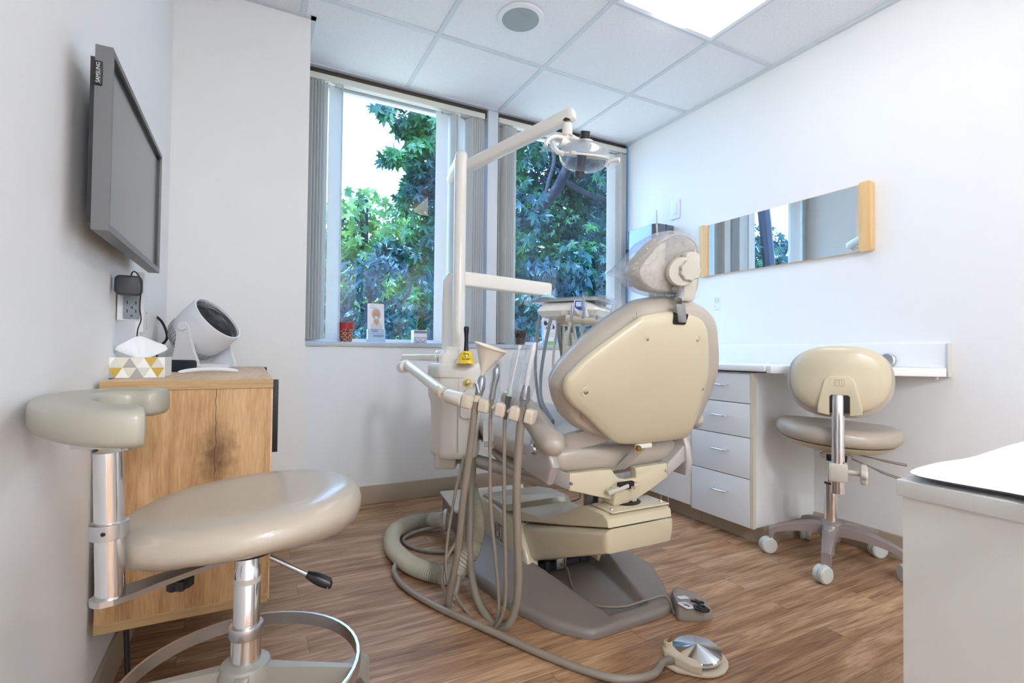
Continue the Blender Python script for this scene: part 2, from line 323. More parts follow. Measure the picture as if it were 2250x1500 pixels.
def hexa(name, P, mt, parent=None, bev=.004, seg=3):
    """P: 4 bottom verts then 4 top verts (same order)"""
    bm = bmesh.new(); vs_ = [bm.verts.new(p) for p in P]
    for f in ((3, 2, 1, 0), (4, 5, 6, 7), (0, 1, 5, 4), (1, 2, 6, 5), (2, 3, 7, 6), (3, 0, 4, 7)): bm.faces.new([vs_[i] for i in f])
    bmesh.ops.recalc_face_normals(bm, faces=bm.faces)
    if bev: bmesh.ops.bevel(bm, geom=list(bm.edges), offset=bev, segments=seg, affect='EDGES', profile=.5)
    return bmo(name, bm, mt, parent)
def frame(O, e1, e2):
    e1 = V(e1).normalized(); e2 = V(e2); e2 = (e2 - e1 * e2.dot(e1)).normalized(); n = e1.cross(e2)
    mm = Matrix((e1, e2, n)).transposed().to_4x4(); mm.translation = V(O); return mm
def prism(name, pts, h0, h1, mt, parent=None, mtx=None, bev=0, seg=3, ang=40, both=True):
    bm = bmesh.new(); a = [bm.verts.new((p[0], p[1], h0)) for p in pts]; b = [bm.verts.new((p[0], p[1], h1)) for p in pts]; n = len(pts)
    f0 = bm.faces.new(a[::-1]); f1 = bm.faces.new(b)
    for i in range(n): bm.faces.new((a[i], a[(i + 1) % n], b[(i + 1) % n], b[i]))
    bmesh.ops.recalc_face_normals(bm, faces=bm.faces)
    if bev:
        es = set(f1.edges) | (set(f0.edges) if both else set()); bmesh.ops.bevel(bm, geom=list(es), offset=bev, segments=seg, affect='EDGES', profile=.5)
    if mtx:
        for v in bm.verts: v.co = mtx @ v.co
    return bmo(name, bm, mt, parent, ang=ang)
def cr(pts, n=6, closed=False):
    P = [V(p) for p in pts]; m_ = len(P); out = []
    rng = range(m_) if closed else range(m_ - 1)
    for i in rng:
        if closed: p0, p1, p2, p3 = P[i - 1], P[i], P[(i + 1) % m_], P[(i + 2) % m_]
        else: p0, p1, p2, p3 = P[max(i - 1, 0)], P[i], P[i + 1], P[min(i + 2, m_ - 1)]
        for k in range(n):
            t = k / n; out.append(.5 * ((2 * p1) + (-p0 + p2) * t + (2 * p0 - 5 * p1 + 4 * p2 - p3) * t * t + (-p0 + 3 * p1 - 3 * p2 + p3) * t ** 3))
    if not closed: out.append(P[-1].copy())
    return out
def tube_vf(path, rad, seg=12, cap=True, flat=1.0, rnd=False):
    P = [V(p) for p in path]; n = len(P); R_ = rad if callable(rad) else (lambda i, t: rad)
    if isinstance(rad, (list, tuple)):
        def R_(i, t):
            x = t * (len(rad) - 1); k = min(int(x), len(rad) - 2); return rad[k] + (rad[k + 1] - rad[k]) * (x - k)
    T = [(P[min(i + 1, n - 1)] - P[max(i - 1, 0)]).normalized() for i in range(n)]
    u = T[0].cross(V((0, 0, 1)));
    if u.length < .1: u = T[0].cross(V((0, 1, 0)))
    u.normalize(); vs_, fs = [], []
    for i in range(n):
        u = (u - T[i] * u.dot(T[i])).normalized(); w_ = T[i].cross(u); r = R_(i, i / (n - 1))
        for k in range(seg):
            a = 2 * PI * k / seg; vs_.append(P[i] + u * (math.cos(a) * r) + w_ * (math.sin(a) * r * flat))
    for i in range(n - 1):
        for k in range(seg): fs.append((i * seg + k, i * seg + (k + 1) % seg, (i + 1) * seg + (k + 1) % seg, (i + 1) * seg + k))
    if cap: fs.append(tuple(range(seg - 1, -1, -1))); fs.append(tuple((n - 1) * seg + k for k in range(seg)))
    return vs_, fs
def tube(name, path, rad, mt, parent=None, seg=12, smooth=0, flat=1.0, rnd=0):
    P = cr(path, smooth) if smooth else [V(p) for p in path]
    if rnd and not callable(rad) and not isinstance(rad, (list, tuple)):   # rounded ends
        a, b = P[0], P[-1]; ta = (P[0] - P[1]).normalized(); tb = (P[-1] - P[-2]).normalized(); k = [(.0, 1), (.5, .87), (.87, .5), (1, .05)]
        head = [a + ta * rad * q[0] for q in k[::-1]][:-1]; tail = [b + tb * rad * q[0] for q in k][1:]
        rr = [rad * q[1] for q in k[::-1]][:-1] + [rad] * len(P) + [rad * q[1] for q in k][1:]
        P = head + P + tail; rad = rr
    v, f = tube_vf(P, rad, seg, True, flat); return meshobj(name, v, f, mt, parent)
def tubes(name, lst, mt, parent=None, seg=10, smooth=0):
    vs_, fs = [], []
    for path, r in lst:
        P = cr(path, smooth) if smooth else path
        v, f = tube_vf(P, r, seg); o = len(vs_); vs_ += v; fs += [tuple(i + o for i in q) for q in f]
    return meshobj(name, vs_, fs, mt, parent)
def lathe(name, prof, mt, parent=None, mtx=None, seg=32, ang=40, lobes=0, la=0):
    vs_, fs = [], []; n = len(prof)
    for (r, z) in prof:
        for k in range(seg):
            a = 2 * PI * k / seg; rr = r * (1 + la * math.cos(lobes * a)) if lobes else r
            p = V((rr * math.cos(a), rr * math.sin(a), z)); vs_.append(mtx @ p if mtx else p)
    for i in range(n - 1):
        for k in range(seg): fs.append((i * seg + k, i * seg + (k + 1) % seg, (i + 1) * seg + (k + 1) % seg, (i + 1) * seg + k))
    if prof[0][0] > 1e-4: fs.append(tuple(range(seg - 1, -1, -1)))
    if prof[-1][0] > 1e-4: fs.append(tuple((n - 1) * seg + k for k in range(seg)))
    return meshobj(name, vs_, fs, mt, parent, ang=ang)
def loft(name, rings, mt, parent=None, ang=50, cap=True, closed=True):
    vs_, fs = [], []; m_ = len(rings[0])
    for r in rings: vs_ += [V(p) for p in r]
    for i in range(len(rings) - 1):
        for k in range(m_ if closed else m_ - 1): fs.append((i * m_ + k, i * m_ + (k + 1) % m_, (i + 1) * m_ + (k + 1) % m_, (i + 1) * m_ + k))
    if cap: fs.append(tuple(range(m_ - 1, -1, -1))); fs.append(tuple((len(rings) - 1) * m_ + k for k in range(m_)))
    return meshobj(name, vs_, fs, mt, parent, ang=ang)
def pillow(name, pts, prof, mt, parent=None, mtx=None, n=5, warp=None, ang=50):
    """pts closed outline; prof list of (scale,height) or (scale,height,dx,dy)"""
    P = cr([(p[0], p[1], 0) for p in pts], n, True) if n > 1 else [V((p[0], p[1], 0)) for p in pts]
    c = sum(P, V((0, 0, 0))) / len(P); rings = []
    for q in prof:
        s, h = q[0], q[1]; dx, dy = (q[2], q[3]) if len(q) > 2 else (0, 0)
        r = []
        for p in P:
            v = V((c.x + (p.x - c.x) * s + dx, c.y + (p.y - c.y) * s + dy, h))
            if warp: v = warp(v)
            r.append(mtx @ v if mtx else v)
        rings.append(r)
    return loft(name, rings, mt, parent, ang)
def text(name, body, size, mtx, mt, parent=None, ext=.0002, align='CENTER', bold=0):
    cu = bpy.data.curves.new(name, 'FONT'); cu.body = body; cu.size = size; cu.extrude = ext; cu.align_x = align; cu.align_y = 'CENTER'; cu.offset = bold
    tmp = bpy.data.objects.new('tmp', cu); COL.objects.link(tmp); dg = bpy.context.evaluated_depsgraph_get(); me = bpy.data.meshes.new_from_object(tmp.evaluated_get(dg)); bpy.data.objects.remove(tmp)
    me.transform(mtx); return fin(name, me, mt, parent, smooth=False)
def rrect(w_, h_, r, n=4, cx=0, cy=0):
    o = []
    for (sx, sy, a0) in ((1, 1, 0), (-1, 1, 90), (-1, -1, 180), (1, -1, 270)):
        for k in range(n + 1):
            a = math.radians(a0 + 90 * k / n); o.append((cx + sx * (w_ / 2 - r) + r * math.cos(a), cy + sy * (h_ / 2 - r) + r * math.sin(a)))
    return o
def circ(r, n=24, cx=0, cy=0, rx=None): return [(cx + (rx or r) * math.cos(2 * PI * k / n), cy + r * math.sin(2 * PI * k / n)) for k in range(n)]
FH = V((.46156, .88688, 0)).normalized(); RH = V((.8869, -.4618, 0)).normalized(); Z = V((0, 0, 1)); X = V((1, 0, 0)); Y = V((0, 1, 0))

# ================================================================== SETTING
struct(box('floor', (XL - .15, YF - .1, -.12), (XR + .15, YW + .12, 0), 'floor'))
struct(box('ceiling', (XL - .15, YF - .1, H), (XR + .15, YW + .12, H + .14), 'tile'))
struct(box('wall_left', (XL - .14, YF - .1, 0), (XL, YJ + .5, H), 'wall'))
struct(box('wall_right', (XR, YF - .1, 0), (XR + .14, YW + .12, H), 'wall'))
struct(box('wall_front', (XL, YF - .12, 0), (XR, YF, H), 'wall'))
struct(box('wall_corner', (XL, YJ, 0), (XJ, YW + .12, H), 'wall', bev=0))
struct(box('wall_back', (XJ, YW, 0), (XR, YW + .12, SILL - .03), 'wall'))
# ceiling grid: A lines run in depth, B lines across
tee = []
t = .012
for xa in (1.4153 - 2 * .6096, 1.4153 - .6096, 1.4153, 1.4153 + .6096): tee.append(((xa - t, YF, H - .004), (xa + t, YW, H + .002)))
y = 2.3731
while y > YF: tee.append(((XL, y - t, H - .0045), (XR, y + t, H + .002))); y -= .6058
tee += [((XR - .022, YF, H - .014), (XR, YW, H + .002)), ((XJ, YW - .024, H - .006), (XR, YW + .002, H + .002)), ((XL, YF, H - .01), (XL + .022, YJ, H + .002)),
        ((XL, YJ - .022, H - .006), (XJ + .022, YJ + .002, H + .002)), ((XJ - .001, YJ - .022, H - .006), (XJ + .022, YW, H + .002))]
struct(boxes('trim_1', tee, 'tee'))
# baseboards
BBH = .105
def baseb(name, lo, hi): return struct(box(name, lo, hi, 'base', bev=.003))
baseb('baseboard_back', (XJ, YW - .01, 0), (XR, YW + .001, BBH))
baseb('baseboard_left', (XL - .001, YF, 0), (XL + .01, YJ, BBH))
baseb('baseboard_right', (XR - .01, YF, 0), (XR + .001, 1.54, BBH))
baseb('baseboard_corner', (XL, YJ - .01, 0), (XJ + .01, YJ + .001, BBH))
struct(box('trim_2', (XJ, YW - .012, SILL - .028), (XR, YW + .115, SILL), 'sill', bev=.004))      # window stool
struct(box('trim_3', (XJ, YW + .02, H - .045), (XR, YW + .115, H + .002), 'bronze'))                    # dark header above the blinds
# windows: frame, glass
def window(name, x0, x1):
    fr = boxes(name, [((x0, YW + .07, SILL), (x0 + .05, YW + .115, H - .04)), ((x1 - .05, YW + .07, SILL), (x1, YW + .115, H - .04)),
                      ((x0 + .05, YW + .07, SILL), (x1 - .05, YW + .115, SILL + .02)), ((x0 + .05, YW + .07, H - .075), (x1 - .05, YW + .115, H - .04))], 'frame')
    struct(fr)
    p = box('window_pane', (x0 + .05, YW + .09, SILL + .02), (x1 - .05, YW + .0905, H - .075), 'glass', fr)
    return fr
# panes are single sheets of glass
def pane(fr, x0, x1):
    return meshobj('window_pane', [(x0 + .05, YW + .09, SILL + .02), (x1 - .05, YW + .09, SILL + .02), (x1 - .05, YW + .09, H - .075), (x0 + .05, YW + .09, H - .075)], [(0, 1, 2, 3)], 'glass', fr)
for nm, x0, x1 in (('window_1', XJ, 1.345), ('window_2', 1.42, XR)):
    fr = struct(boxes(nm, [((x0, YW + .07, SILL), (x0 + .05, YW + .115, H - .04)), ((x1 - .05, YW + .07, SILL), (x1, YW + .115, H - .04)),
                      ((x0 + .05, YW + .07, SILL), (x1 - .05, YW + .115, SILL + .02)), ((x0 + .05, YW + .07, H - .075), (x1 - .05, YW + .115, H - .04))], 'frame'))
    pane(fr, x0, x1)
struct(box('trim_4', (1.347, YW - .005, SILL), (1.421, YW + .115, H), 'frame', bev=.003))             # mullion
struct(box('trim_5', (XR - .012, YW - .012, SILL), (XR + .0, YW + .07, H - .02), 'frameblue'))            # jamb at the right wall

# ceiling light: 2x4 troffer
def troffer(x0, y0, x1, y1, label, lm='lamp'):
    t_ = thing('ceiling_light', label, 'light', ((x0 + x1) / 2, (y0 + y1) / 2, H))
    boxes('frame', [((x0, y0, H - .012), (x0 + .02, y1, H - .002)), ((x1 - .02, y0, H - .012), (x1, y1, H - .002)), ((x0 + .02, y0, H - .012), (x1 - .02, y0 + .02, H - .002)), ((x0 + .02, y1 - .02, H - .012), (x1 - .02, y1, H - .002))], 'lightw', t_)
    # curved reflector wings
    n = 12; prof = [(x0 + .02 + (x1 - x0 - .04) * i / n, H - .010 + .007 * math.sin(PI * i / n)) for i in range(n + 1)]
    v = [(a, yy, b) for yy in (y0 + .02, y1 - .02) for a, b in prof]; k = n + 1
    meshobj('reflector', v, [(i, i + 1, k + i + 1, k + i) for i in range(n)], 'lightr', t_)
    xc = (x0 + x1) / 2; m_ = 16; lw = .135
    pr = [(xc + lw * math.cos(PI * i / m_), H - .006 - .045 * math.sin(PI * i / m_)) for i in range(m_ + 1)]
    rings = []
    for s, yy in ((.02, y0 + .022), (.5, y0 + .024), (.85, y0 + .04), (1, y0 + .075), (1, y1 - .075), (.85, y1 - .04), (.5, y1 - .024), (.02, y1 - .022)):
        rings.append([(xc + (a - xc) * s, yy, H - .006 + (b - H + .006) * s) for a, b in pr])
    loft('diffuser', rings, lm, t_)
M['lightr'] = mat('reflector_glow', (250, 252, 255), .5, emit=(245, 250, 255), es=0.35)  # slight glow stands in for lamp light on the wings
g = .012
troffer(1.4153 + g, 1.7673 - 1.2116 + g, 2.0249 - g, 1.7673 - g, 'bright white recessed ceiling light panel at the upper right')
troffer(.196 + g, -2.473 + g, .8057 - g, -1.262 - g, 'unseen white ceiling fill panel behind the viewer, on the left', 'fill_lamp')  # out of view, set far back and strong for even frontal fill
troffer(.8057 + g, -3.16, 1.4153 - g, -2.56, 'added white ceiling fill panel, unseen, at the far end behind the viewer', 'fill_lamp')  # added for more fill, kept out of the window reflection

sp = thing('ceiling_speaker', 'round grey speaker grille set in a ceiling tile', 'speaker', (1.105, 2.069, H))
mt4 = Matrix.Translation((1.105, 2.069, H - .006))
lathe('rim', [(.110, .006), (.111, .0), (.109, -.004), (.106, -.004)], 'plastw', sp, mt4, 48)
lathe('grille', [(.106, -.0035), (.05, -.005), (.0, -.006)], mat('speaker_mesh', (166, 174, 176), .6, bump=.5, bscale=900), sp, mt4, 48)

# ------------------------------------------------------------------ vertical blinds
def blind(label, x0, x1, vanes):
    b = thing('vertical_blind', label, 'blind', ((x0 + x1) / 2, YW + .03, 2.42), 'vertical blinds at the windows')
    box('headrail', (x0, YW - .005, 2.385), (x1, YW + .04, 2.42), 'rail', b, bev=.003)
    for (x, ang, wd) in vanes:
        a = math.radians(ang); c_, s_ = math.cos(a) * wd / 2, math.sin(a) * wd / 2; nx, ny = -math.sin(a) * .0022, math.cos(a) * .0022; yc = YW + .03
        v = []
        for z in (SILL + .012, 2.375):
            for f, cv in ((-1, 0), (-.33, 1), (.33, 1), (1, 0)): v.append((x + c_ * f + nx * 2 * cv, yc + s_ * f + ny * 2 * cv, z))
            for f, cv in ((1, 0), (.33, 1), (-.33, 1), (-1, 0)): v.append((x + c_ * f + nx * 2 * cv - nx, yc + s_ * f + ny * 2 * cv - ny, z))
        n = 8; f = [(i, (i + 1) % n, n + (i + 1) % n, n + i) for i in range(n)] + [tuple(range(n - 1, -1, -1)), tuple(range(n, 2 * n))]
        va = meshobj('vane', v, f, 'vane', b)
        boxes('carrier_clip', [((x - .004, yc - .002, 2.372), (x + .004, yc + .002, 2.388))], 'chromed', va)
    return b
blind('cream vertical blind of the left window beside the wall corner, slats bunched at both ends', .235, 1.325,
      [(.266 + .0155 * i, 114, .088) for i in range(6)] + [(.408, 30, .088), (.446, 84, .088)] + [(1.045, 14, .088), (1.108, 108, .088), (1.122, 108, .088), (1.172, 40, .088)] + [(1.222 + .0155 * i, 112, .088) for i in range(6)])
blind('cream vertical blind of the right window between the post and the right wall', 1.425, XR - .004,
      [(1.440, 70, .088)] + [(1.466 + .0135 * i, 112, .088) for i in range(6)] + [(2.375, 8, .088)] + [(2.428 + .0145 * i, 112, .088) for i in range(5)])

# ================================================================== OUTSIDE
struct(box('ground', (-30, 3.3, -1.3), (50, 80, -1.1), 'ground'))
b = thing('office_building', 'pale white office building with vertical strips beyond the trees', 'building', (12, 40, -1.1))
box('wall', (9.0, 22, -1.1), (20, 70, 12.5), 'build', b)
boxes('window_strip', [((8.93, 22 + 2.2 * i, -1.0), (8.99, 23.1 + 2.2 * i, 12.2)) for i in range(21)], 'buildb', b)
LEAF = []
for k in range(5):
    a = PI / 2 + (k - 2) * math.radians(52); r = (1, .88, .62)[abs(k - 2)]
    LEAF.append((math.cos(a - .42) * .36, math.sin(a - .42) * .36)); LEAF.append((math.cos(a - .22) * r * .66, math.sin(a - .22) * r * .66)); LEAF.append((math.cos(a) * r, math.sin(a) * r)); LEAF.append((math.cos(a + .22) * r * .66, math.sin(a + .22) * r * .66))
LEAF.append((math.cos(PI / 2 + 2.6) * .2, math.sin(PI / 2 + 2.6) * .2))
OVAL = [(0, -.5), (.16, -.25), (.2, 0), (.13, .3), (0, .6), (-.13, .3), (-.2, 0), (-.16, -.25)]
def foliage(name, blobs, count, size, mt, parent, shape=LEAF, rs=1):
    rnd = random.Random(rs); vs_, fs = [], []
    tot = sum(b_[1][0] * b_[1][2] for b_ in blobs)
    for (c, r) in blobs:
        for _ in range(int(count * r[0] * r[2] / tot)):
            while 1:
                p = V((rnd.uniform(-1, 1), rnd.uniform(-1, 1), rnd.uniform(-1, 1)))
                if p.length < 1: break
            p = V((c[0] + p.x * r[0], c[1] + p.y * r[1], c[2] + p.z * r[2])); s = size * rnd.uniform(.6, 1.25)
            n = V((rnd.uniform(-.9, .9), rnd.uniform(-1.3, -.2), rnd.uniform(-.4, 1.1))).normalized(); u = n.cross(V((0, 0, 1))); u.normalize(); v = n.cross(u)
            a = rnd.uniform(-1.2, 1.2) + PI * (0 if v.z < 0 else 1); cu, su = math.cos(a), math.sin(a); e1 = u * cu + v * su; e2 = v * cu - u * su
            o = len(vs_); vs_.append(p)
            for i, (x, y_) in enumerate(shape): vs_.append(p + e1 * x * s + e2 * y_ * s + n * (.04 * s * (i % 2)))
            for i in range(len(shape)): fs.append((o, o + 1 + i, o + 1 + (i + 1) % len(shape)))
    me = bpy.data.meshes.new(name); me.from_pydata([tuple(v) for v in vs_], [], fs); return fin(name, me, mt, parent, smooth=False)
t1 = thing('maple_tree', 'large maple tree with a forked trunk outside the right window', 'tree', (3.6, 7.6, -1.1))
tubes('trunk', [([V((3.0, 7.6, -1.2)), V((3.15, 7.5, .3)), D(1120, 540, 7.9), D(1190, 455, 7.9), D(1235, 395, 7.9), D(1290, 250, 7.9), D(1310, 60, 8)], .085),
                ([D(1190, 455, 7.9), D(1205, 400, 8.1), D(1215, 330, 8.3), D(1160, 220, 8.4)], .03), ([D(1330, 620, 9), D(1345, 500, 8.6), D(1375, 380, 8.3)], .1),
                ([D(1235, 395, 7.9), D(1340, 440, 7.7), D(1480, 400, 7.6), D(1600, 380, 7.6)], .04)], 'bark', t1, 10, 5)
fb = []
for (u, v, d, ru, rd, rv) in ((1180, 330, 9.0, 1.3, .6, 1.0), (1330, 330, 9.2, 1.3, .6, 1.2), (1250, 520, 9.2, 1.2, .6, .9), (1150, 300, 6.6, .35, .4, .45), (1320, 330, 7.0, .30, .4, .6), (1290, 600, 7.0, .6, .5, .45), (1400, 560, 7.5, 1.0, .9, .8), (1100, 480, 6.8, .6, .7, .6), (1560, 300, 7.5, 1.5, 1, 1.3), (1250, 180, 6.6, 1.2, .8, .6), (1750, 400, 8.5, 1.6, 1, 1.6), (1150, 640, 7.4, .6, .6, .5), (1340, 680, 7.6, .9, .6, .5)):
    fb.append((D(u, v, d), (ru, rd, rv)))
foliage('foliage', fb, 13000, .125, 'leafA', t1, rs=3)
t2 = thing('maple_tree', 'maple tree whose star-shaped leaves reach across the left window top', 'tree', (2.0, 7.0, -1.1))
tubes('trunk', [([V((1.9, 7.2, -1.2)), D(960, 700, 7), D(985, 500, 6.8), D(1010, 330, 6.6), D(1000, 100, 6.4)], .09), ([D(985, 500, 6.8), D(930, 400, 6.4), D(880, 330, 6.1)], .03), ([D(1010, 330, 6.6), D(940, 230, 6), D(850, 225, 5.6)], .02)], 'bark', t2, 8, 5)
fb = []
for (u, v, d, ru, rd, rv) in ((965, 290, 5.9, .36, .5, .36), (995, 200, 6.0, .30, .5, .40), (930, 340, 5.7, .26, .3, .13), (905, 280, 5.9, .22, .3, .14), (930, 395, 6.0, .24, .3, .14), (860, 345, 5.5, .15, .2, .08), (842, 240, 5.4, .13, .15, .08), (885, 225, 5.5, .14, .15, .05), (975, 430, 6.1, .32, .4, .3), (900, 440, 6, .20, .3, .18), (950, 540, 6.3, .40, .4, .40), (860, 560, 6.4, .3, .3, .2), (1030, 480, 6.4, .3, .3, .9), (940, 665, 6.5, .42, .4, .32)):
    fb.append((D(u, v, d), (ru, rd, rv)))
foliage('foliage', fb, 4000, .115, 'leafA', t2, rs=5)
t3 = thing('leafy_shrub', 'blue-green leafy shrub low behind the left window', 'shrub', (.9, 5.6, -1.1))
tubes('stem', [([V((.95, 5.7, -1.2)), D(800, 740, 5.4), D(815, 640, 5.2), D(790, 590, 5.2)], .02), ([D(800, 740, 5.4), D(900, 640, 5.4), D(880, 580, 5.4)], .016), ([V((.95, 5.7, -1.2)), D(880, 760, 5.4), D(830, 690, 5.2)], .015)], 'bark', t3, 6, 4)
foliage('foliage', [(D(790, 620, 5.2), (.28, .3, .22)), (D(850, 590, 5.3), (.25, .3, .12)), (D(770, 700, 5.3), (.25, .3, .25)), (D(700, 690, 5.2), (.35, .3, .35)), (D(860, 700, 5.4), (.3, .3, .25)), (D(960, 620, 5.5), (.25, .3, .15))], 1100, .10, 'leafC', t3, OVAL, 8)
t4 = thing('leafy_shrub', 'blue-green broad-leaved shrub low behind the right window', 'shrub', (2.9, 5.9, -1.1))
tubes('stem', [([V((2.6, 6.0, -1.2)), D(1180, 740, 5.8), D(1190, 640, 5.6), D(1215, 580, 5.5)], .02), ([D(1180, 740, 5.8), D(1260, 640, 5.6), D(1285, 600, 5.6)], .014)], 'bark', t4, 6, 4)
foliage('foliage', [(D(1200, 600, 5.5), (.28, .3, .12)), (D(1150, 700, 5.6), (.2, .3, .3)), (D(1275, 610, 5.6), (.12, .2, .1)), (D(1240, 640, 5.7), (.3, .3, .18)), (D(1330, 720, 5.8), (.4, .3, .2))], 620, .15, 'leafC', t4, OVAL, 9)
hz = [(640, 14, 0), (800, 12, .2), (950, 13.5, .1), (1110, 12, .5), (1270, 13, .4), (1450, 14, .6)]
labels = ['pale sunlit tree furthest left in the background', 'sunlit yellow-green tree behind the brochure stand', 'sunlit tree behind the braided plant', 'background tree behind the window post', 'shaded background tree behind the instrument tray', 'background tree furthest right beyond the window']
for i, (u, d, up) in enumerate(hz):
    base = D(u, 766, d); base.z = -1.1
    tr = thing('background_tree', labels[i], 'tree', base, 'trees in the background')
    top = D(u, 500 - 300 * up, d)
    tubes('trunk', [([base, D(u, 700, d), top], .1)], 'bark', tr, 8)
    foliage('foliage', [(D(u, 620, d), (1.25, .8, 1.3)), (D(u + 20, 740, d), (1.2, .7, 1.3)), (D(u - 10, 560 - 200 * up, d), (1.1, .7, .9 + up * 1.6))], 1500 if u < 1000 else 2300, .21, 'leafB' if u < 1000 else 'leafA', tr, LEAF, 20 + i)  # leaf colour itself carries sun at left, shade at right

# ================================================================== LEFT WALL
tv = thing('television', 'flat grey television mounted on the left wall', 'television', (-.26, 1.51, 1.105))
y0, y1, z0, z1, xb, xf = 1.205, 1.818, 1.105, 1.458, -.270, -.243
boxes('frame', [((xb, y0, z0), (xf, y0 + .012, z1)), ((xb, y1 - .012, z0), (xf, y1, z1)), ((xb, y0 + .012, z0), (xf, y1 - .012, z0 + .014)), ((xb, y0 + .012, z1 - .012), (xf, y1 - .012, z1)), ((xb, y0 + .012, z0 + .014), (xb + .01, y1 - .012, z1 - .012))], 'tv', tv)
boxes('screen_surround', [((xf - .018, y0 + .012, z0 + .014), (xf - .0045, y0 + .017, z1 - .012)), ((xf - .018, y1 - .017, z0 + .014), (xf - .0045, y1 - .012, z1 - .012)), ((xf - .018, y0 + .017, z1 - .017), (xf - .0045, y1 - .017, z1 - .012))], 'black', tv)
box('screen', (xf - .016, y0 + .017, z0 + .014), (xf - .008, y1 - .017, z1 - .017), 'screen', tv)
box('wall_mount', (XL + .002, y0 + .16, z0 + .05), (xb, y1 - .15, z1 - .05), 'black', tv)
box('rear_housing', (xb - .008, y0 + .006, z0 + .012), (xb, y1 - .05, z1 - .022), 'black', tv)
sl = box('side_badge', (xb - .002, y0 - .004, z1 - .078), (xb + .012, y0 + .002, z1 - .032), 'black', tv, bev=.002)
text('lettering', 'SAMSUNG', .0085, frame((xb + .006, y0 - .0043, z1 - .055), (0, 0, 1), (-1, 0, 0)), 'label', sl)

tag(boxes('cable_raceway', [((XL, 1.90, .81), (XL + .012, 1.925, .93)), ((XL, 1.90, .93), (XL + .02, 1.94, 1.115))], 'plastw', None), 'white cable raceway running down the wall under the television', 'cable cover')
tag(box('wall_plate', (XL, 1.985, .945), (XL + .006, 2.06, 1.06), 'plastw', None, bev=.002), 'white wall plate behind the cords, next to the cable raceway', 'wall plate')
# surface mounted receptacle turned towards the room
fo = frame(D(283, 668, 1.325), (RH * .82 + FH * .57), Z)
oc = thing('power_outlet', 'grey duplex power outlet in a white box on the left wall', 'outlet', fo.translation)
prism('outlet_box', rrect(.049, .085, .003), -.025, -.004, 'plastw', oc, fo, bev=.001)
fc = prism('receptacle', rrect(.035, .076, .003, cx=.006), -.003, .003, 'outgrey', oc, fo, bev=.001)
bm = bmesh.new()
for yy in (.0, -.022):
    for (a, b_, ww, hh) in ((-.004, yy + .004, .0025, .009), (.014, yy + .004, .0025, .008)): bmbox(bm, (a - ww / 2 + .001, b_ - hh / 2, .0028), (a + ww / 2 + .001, b_ + hh / 2, .0036), mtx=fo)
    bmbox(bm, (.004, yy - .011, .0028), (.009, yy - .006, .0036), mtx=fo)
bmo('slots', bm, 'black', fc)
ad = thing('power_adapter', 'square dark grey power adapter plugged in above the outlet sockets', 'adapter', D(283, 626, 1.285))
fa = frame(D(283, 627, 1.285), (RH * .82 + FH * .57), Z)
prism('body', rrect(.058, .050, .012), -.014, .012, 'dgrey', ad, fa, bev=.005)
tube('cord', [D(288, 606, 1.285), D(291, 598, 1.285), D(297, 597, 1.285), D(306, 607, 1.285), D(311, 625, 1.29), D(309, 650, 1.29), D(307, 678, 1.30), D(310, 702, 1.33), D(303, 722, 1.36), D(301, 740, 1.38), D(299, 768, 1.40)], .0016, 'black', ad, 8, 6)
tag(tube('black_cable', [W(317, 688, 'x', -.30), D(325, 688, 1.9), D(340, 693, 1.9), D(355, 706, 1.9), D(364, 724, 1.9), D(367, 741, 1.9), D(361, 752, 1.9), D(350, 760, 1.9), D(344, 775, 1.9), D(345, 800, 1.9)], .0045, 'black', None, 10, 6), 'thick black cable looping from the wall plate down behind the tissue box', 'cable')
tag(tube('hanging_wire', [D(335, 694, 2.0), D(338, 730, 2.0), D(336, 760, 2.0), D(342, 785, 2.0), D(352, 805, 2.0)], .0035, 'plastw', None, 8, 6), 'thin white cord hanging on the wall behind the tissue box', 'cord')

# ------------------------------------------------------------------ oak cabinet
CY0, CX1, CZ0, CZ1 = 1.446, .052, .235, .805
oc = thing('oak_cabinet', 'oak storage cabinet on black legs against the left wall', 'cabinet', (-.13, 2.0, 0))
box('side_panel', (XL + .012, CY0, CZ0 + .022), (CX1, CY0 + .018, CZ1 - .022), 'oak', oc)
box('top_panel', (XL + .012, CY0 - .002, CZ1 - .022), (CX1 + .004, YJ - .03, CZ1), 'oakt', oc, bev=.001)
box('top_edge', (XL + .012, CY0 - .0035, CZ1 - .022), (CX1 + .004, CY0 - .0021, CZ1 - .0005), 'oakx', oc)
box('bottom_panel', (XL + .012, CY0 - .002, CZ0), (CX1, YJ - .03, CZ0 + .022), 'oakx', oc, bev=.001)
box('back_panel', (XL + .012, CY0 + .018, CZ0 + .022), (XL + .02, YJ - .03, CZ1 - .022), 'oak', oc)
box('side_panel', (XL + .02, YJ - .05, CZ0 + .022), (CX1, YJ - .032, CZ1 - .022), 'oak', oc)
for i in range(2):
    dr = box('door', (CX1 - .001, CY0 + .001 + .527 * i, CZ0 + .005), (CX1 + .004, CY0 + .525 + .527 * i, CZ1 - .024), 'oakt', oc, bev=.001)
    ya = CY0 + .006 if i == 0 else CY0 + .527 + .49
    box('handle', (CX1 + .003, ya, CZ1 - .19), (CX1 + .017, ya + .014, CZ1 - .002), 'blackm', dr, bev=.001)
for (yy, s) in ((CY0 + .12, 1), (YJ - .2, -1)):
    for xx in (XL + .07, CX1 - .05): tube('leg', [(xx - .02, yy, CZ0), (xx, yy - .05 * s, .006)], .006, 'blackm', oc, 8)
    tube('leg_brace', [(XL + .07, yy - .05 * s, .012), (CX1 - .05, yy - .05 * s, .012)], .005, 'blackm', oc, 8)
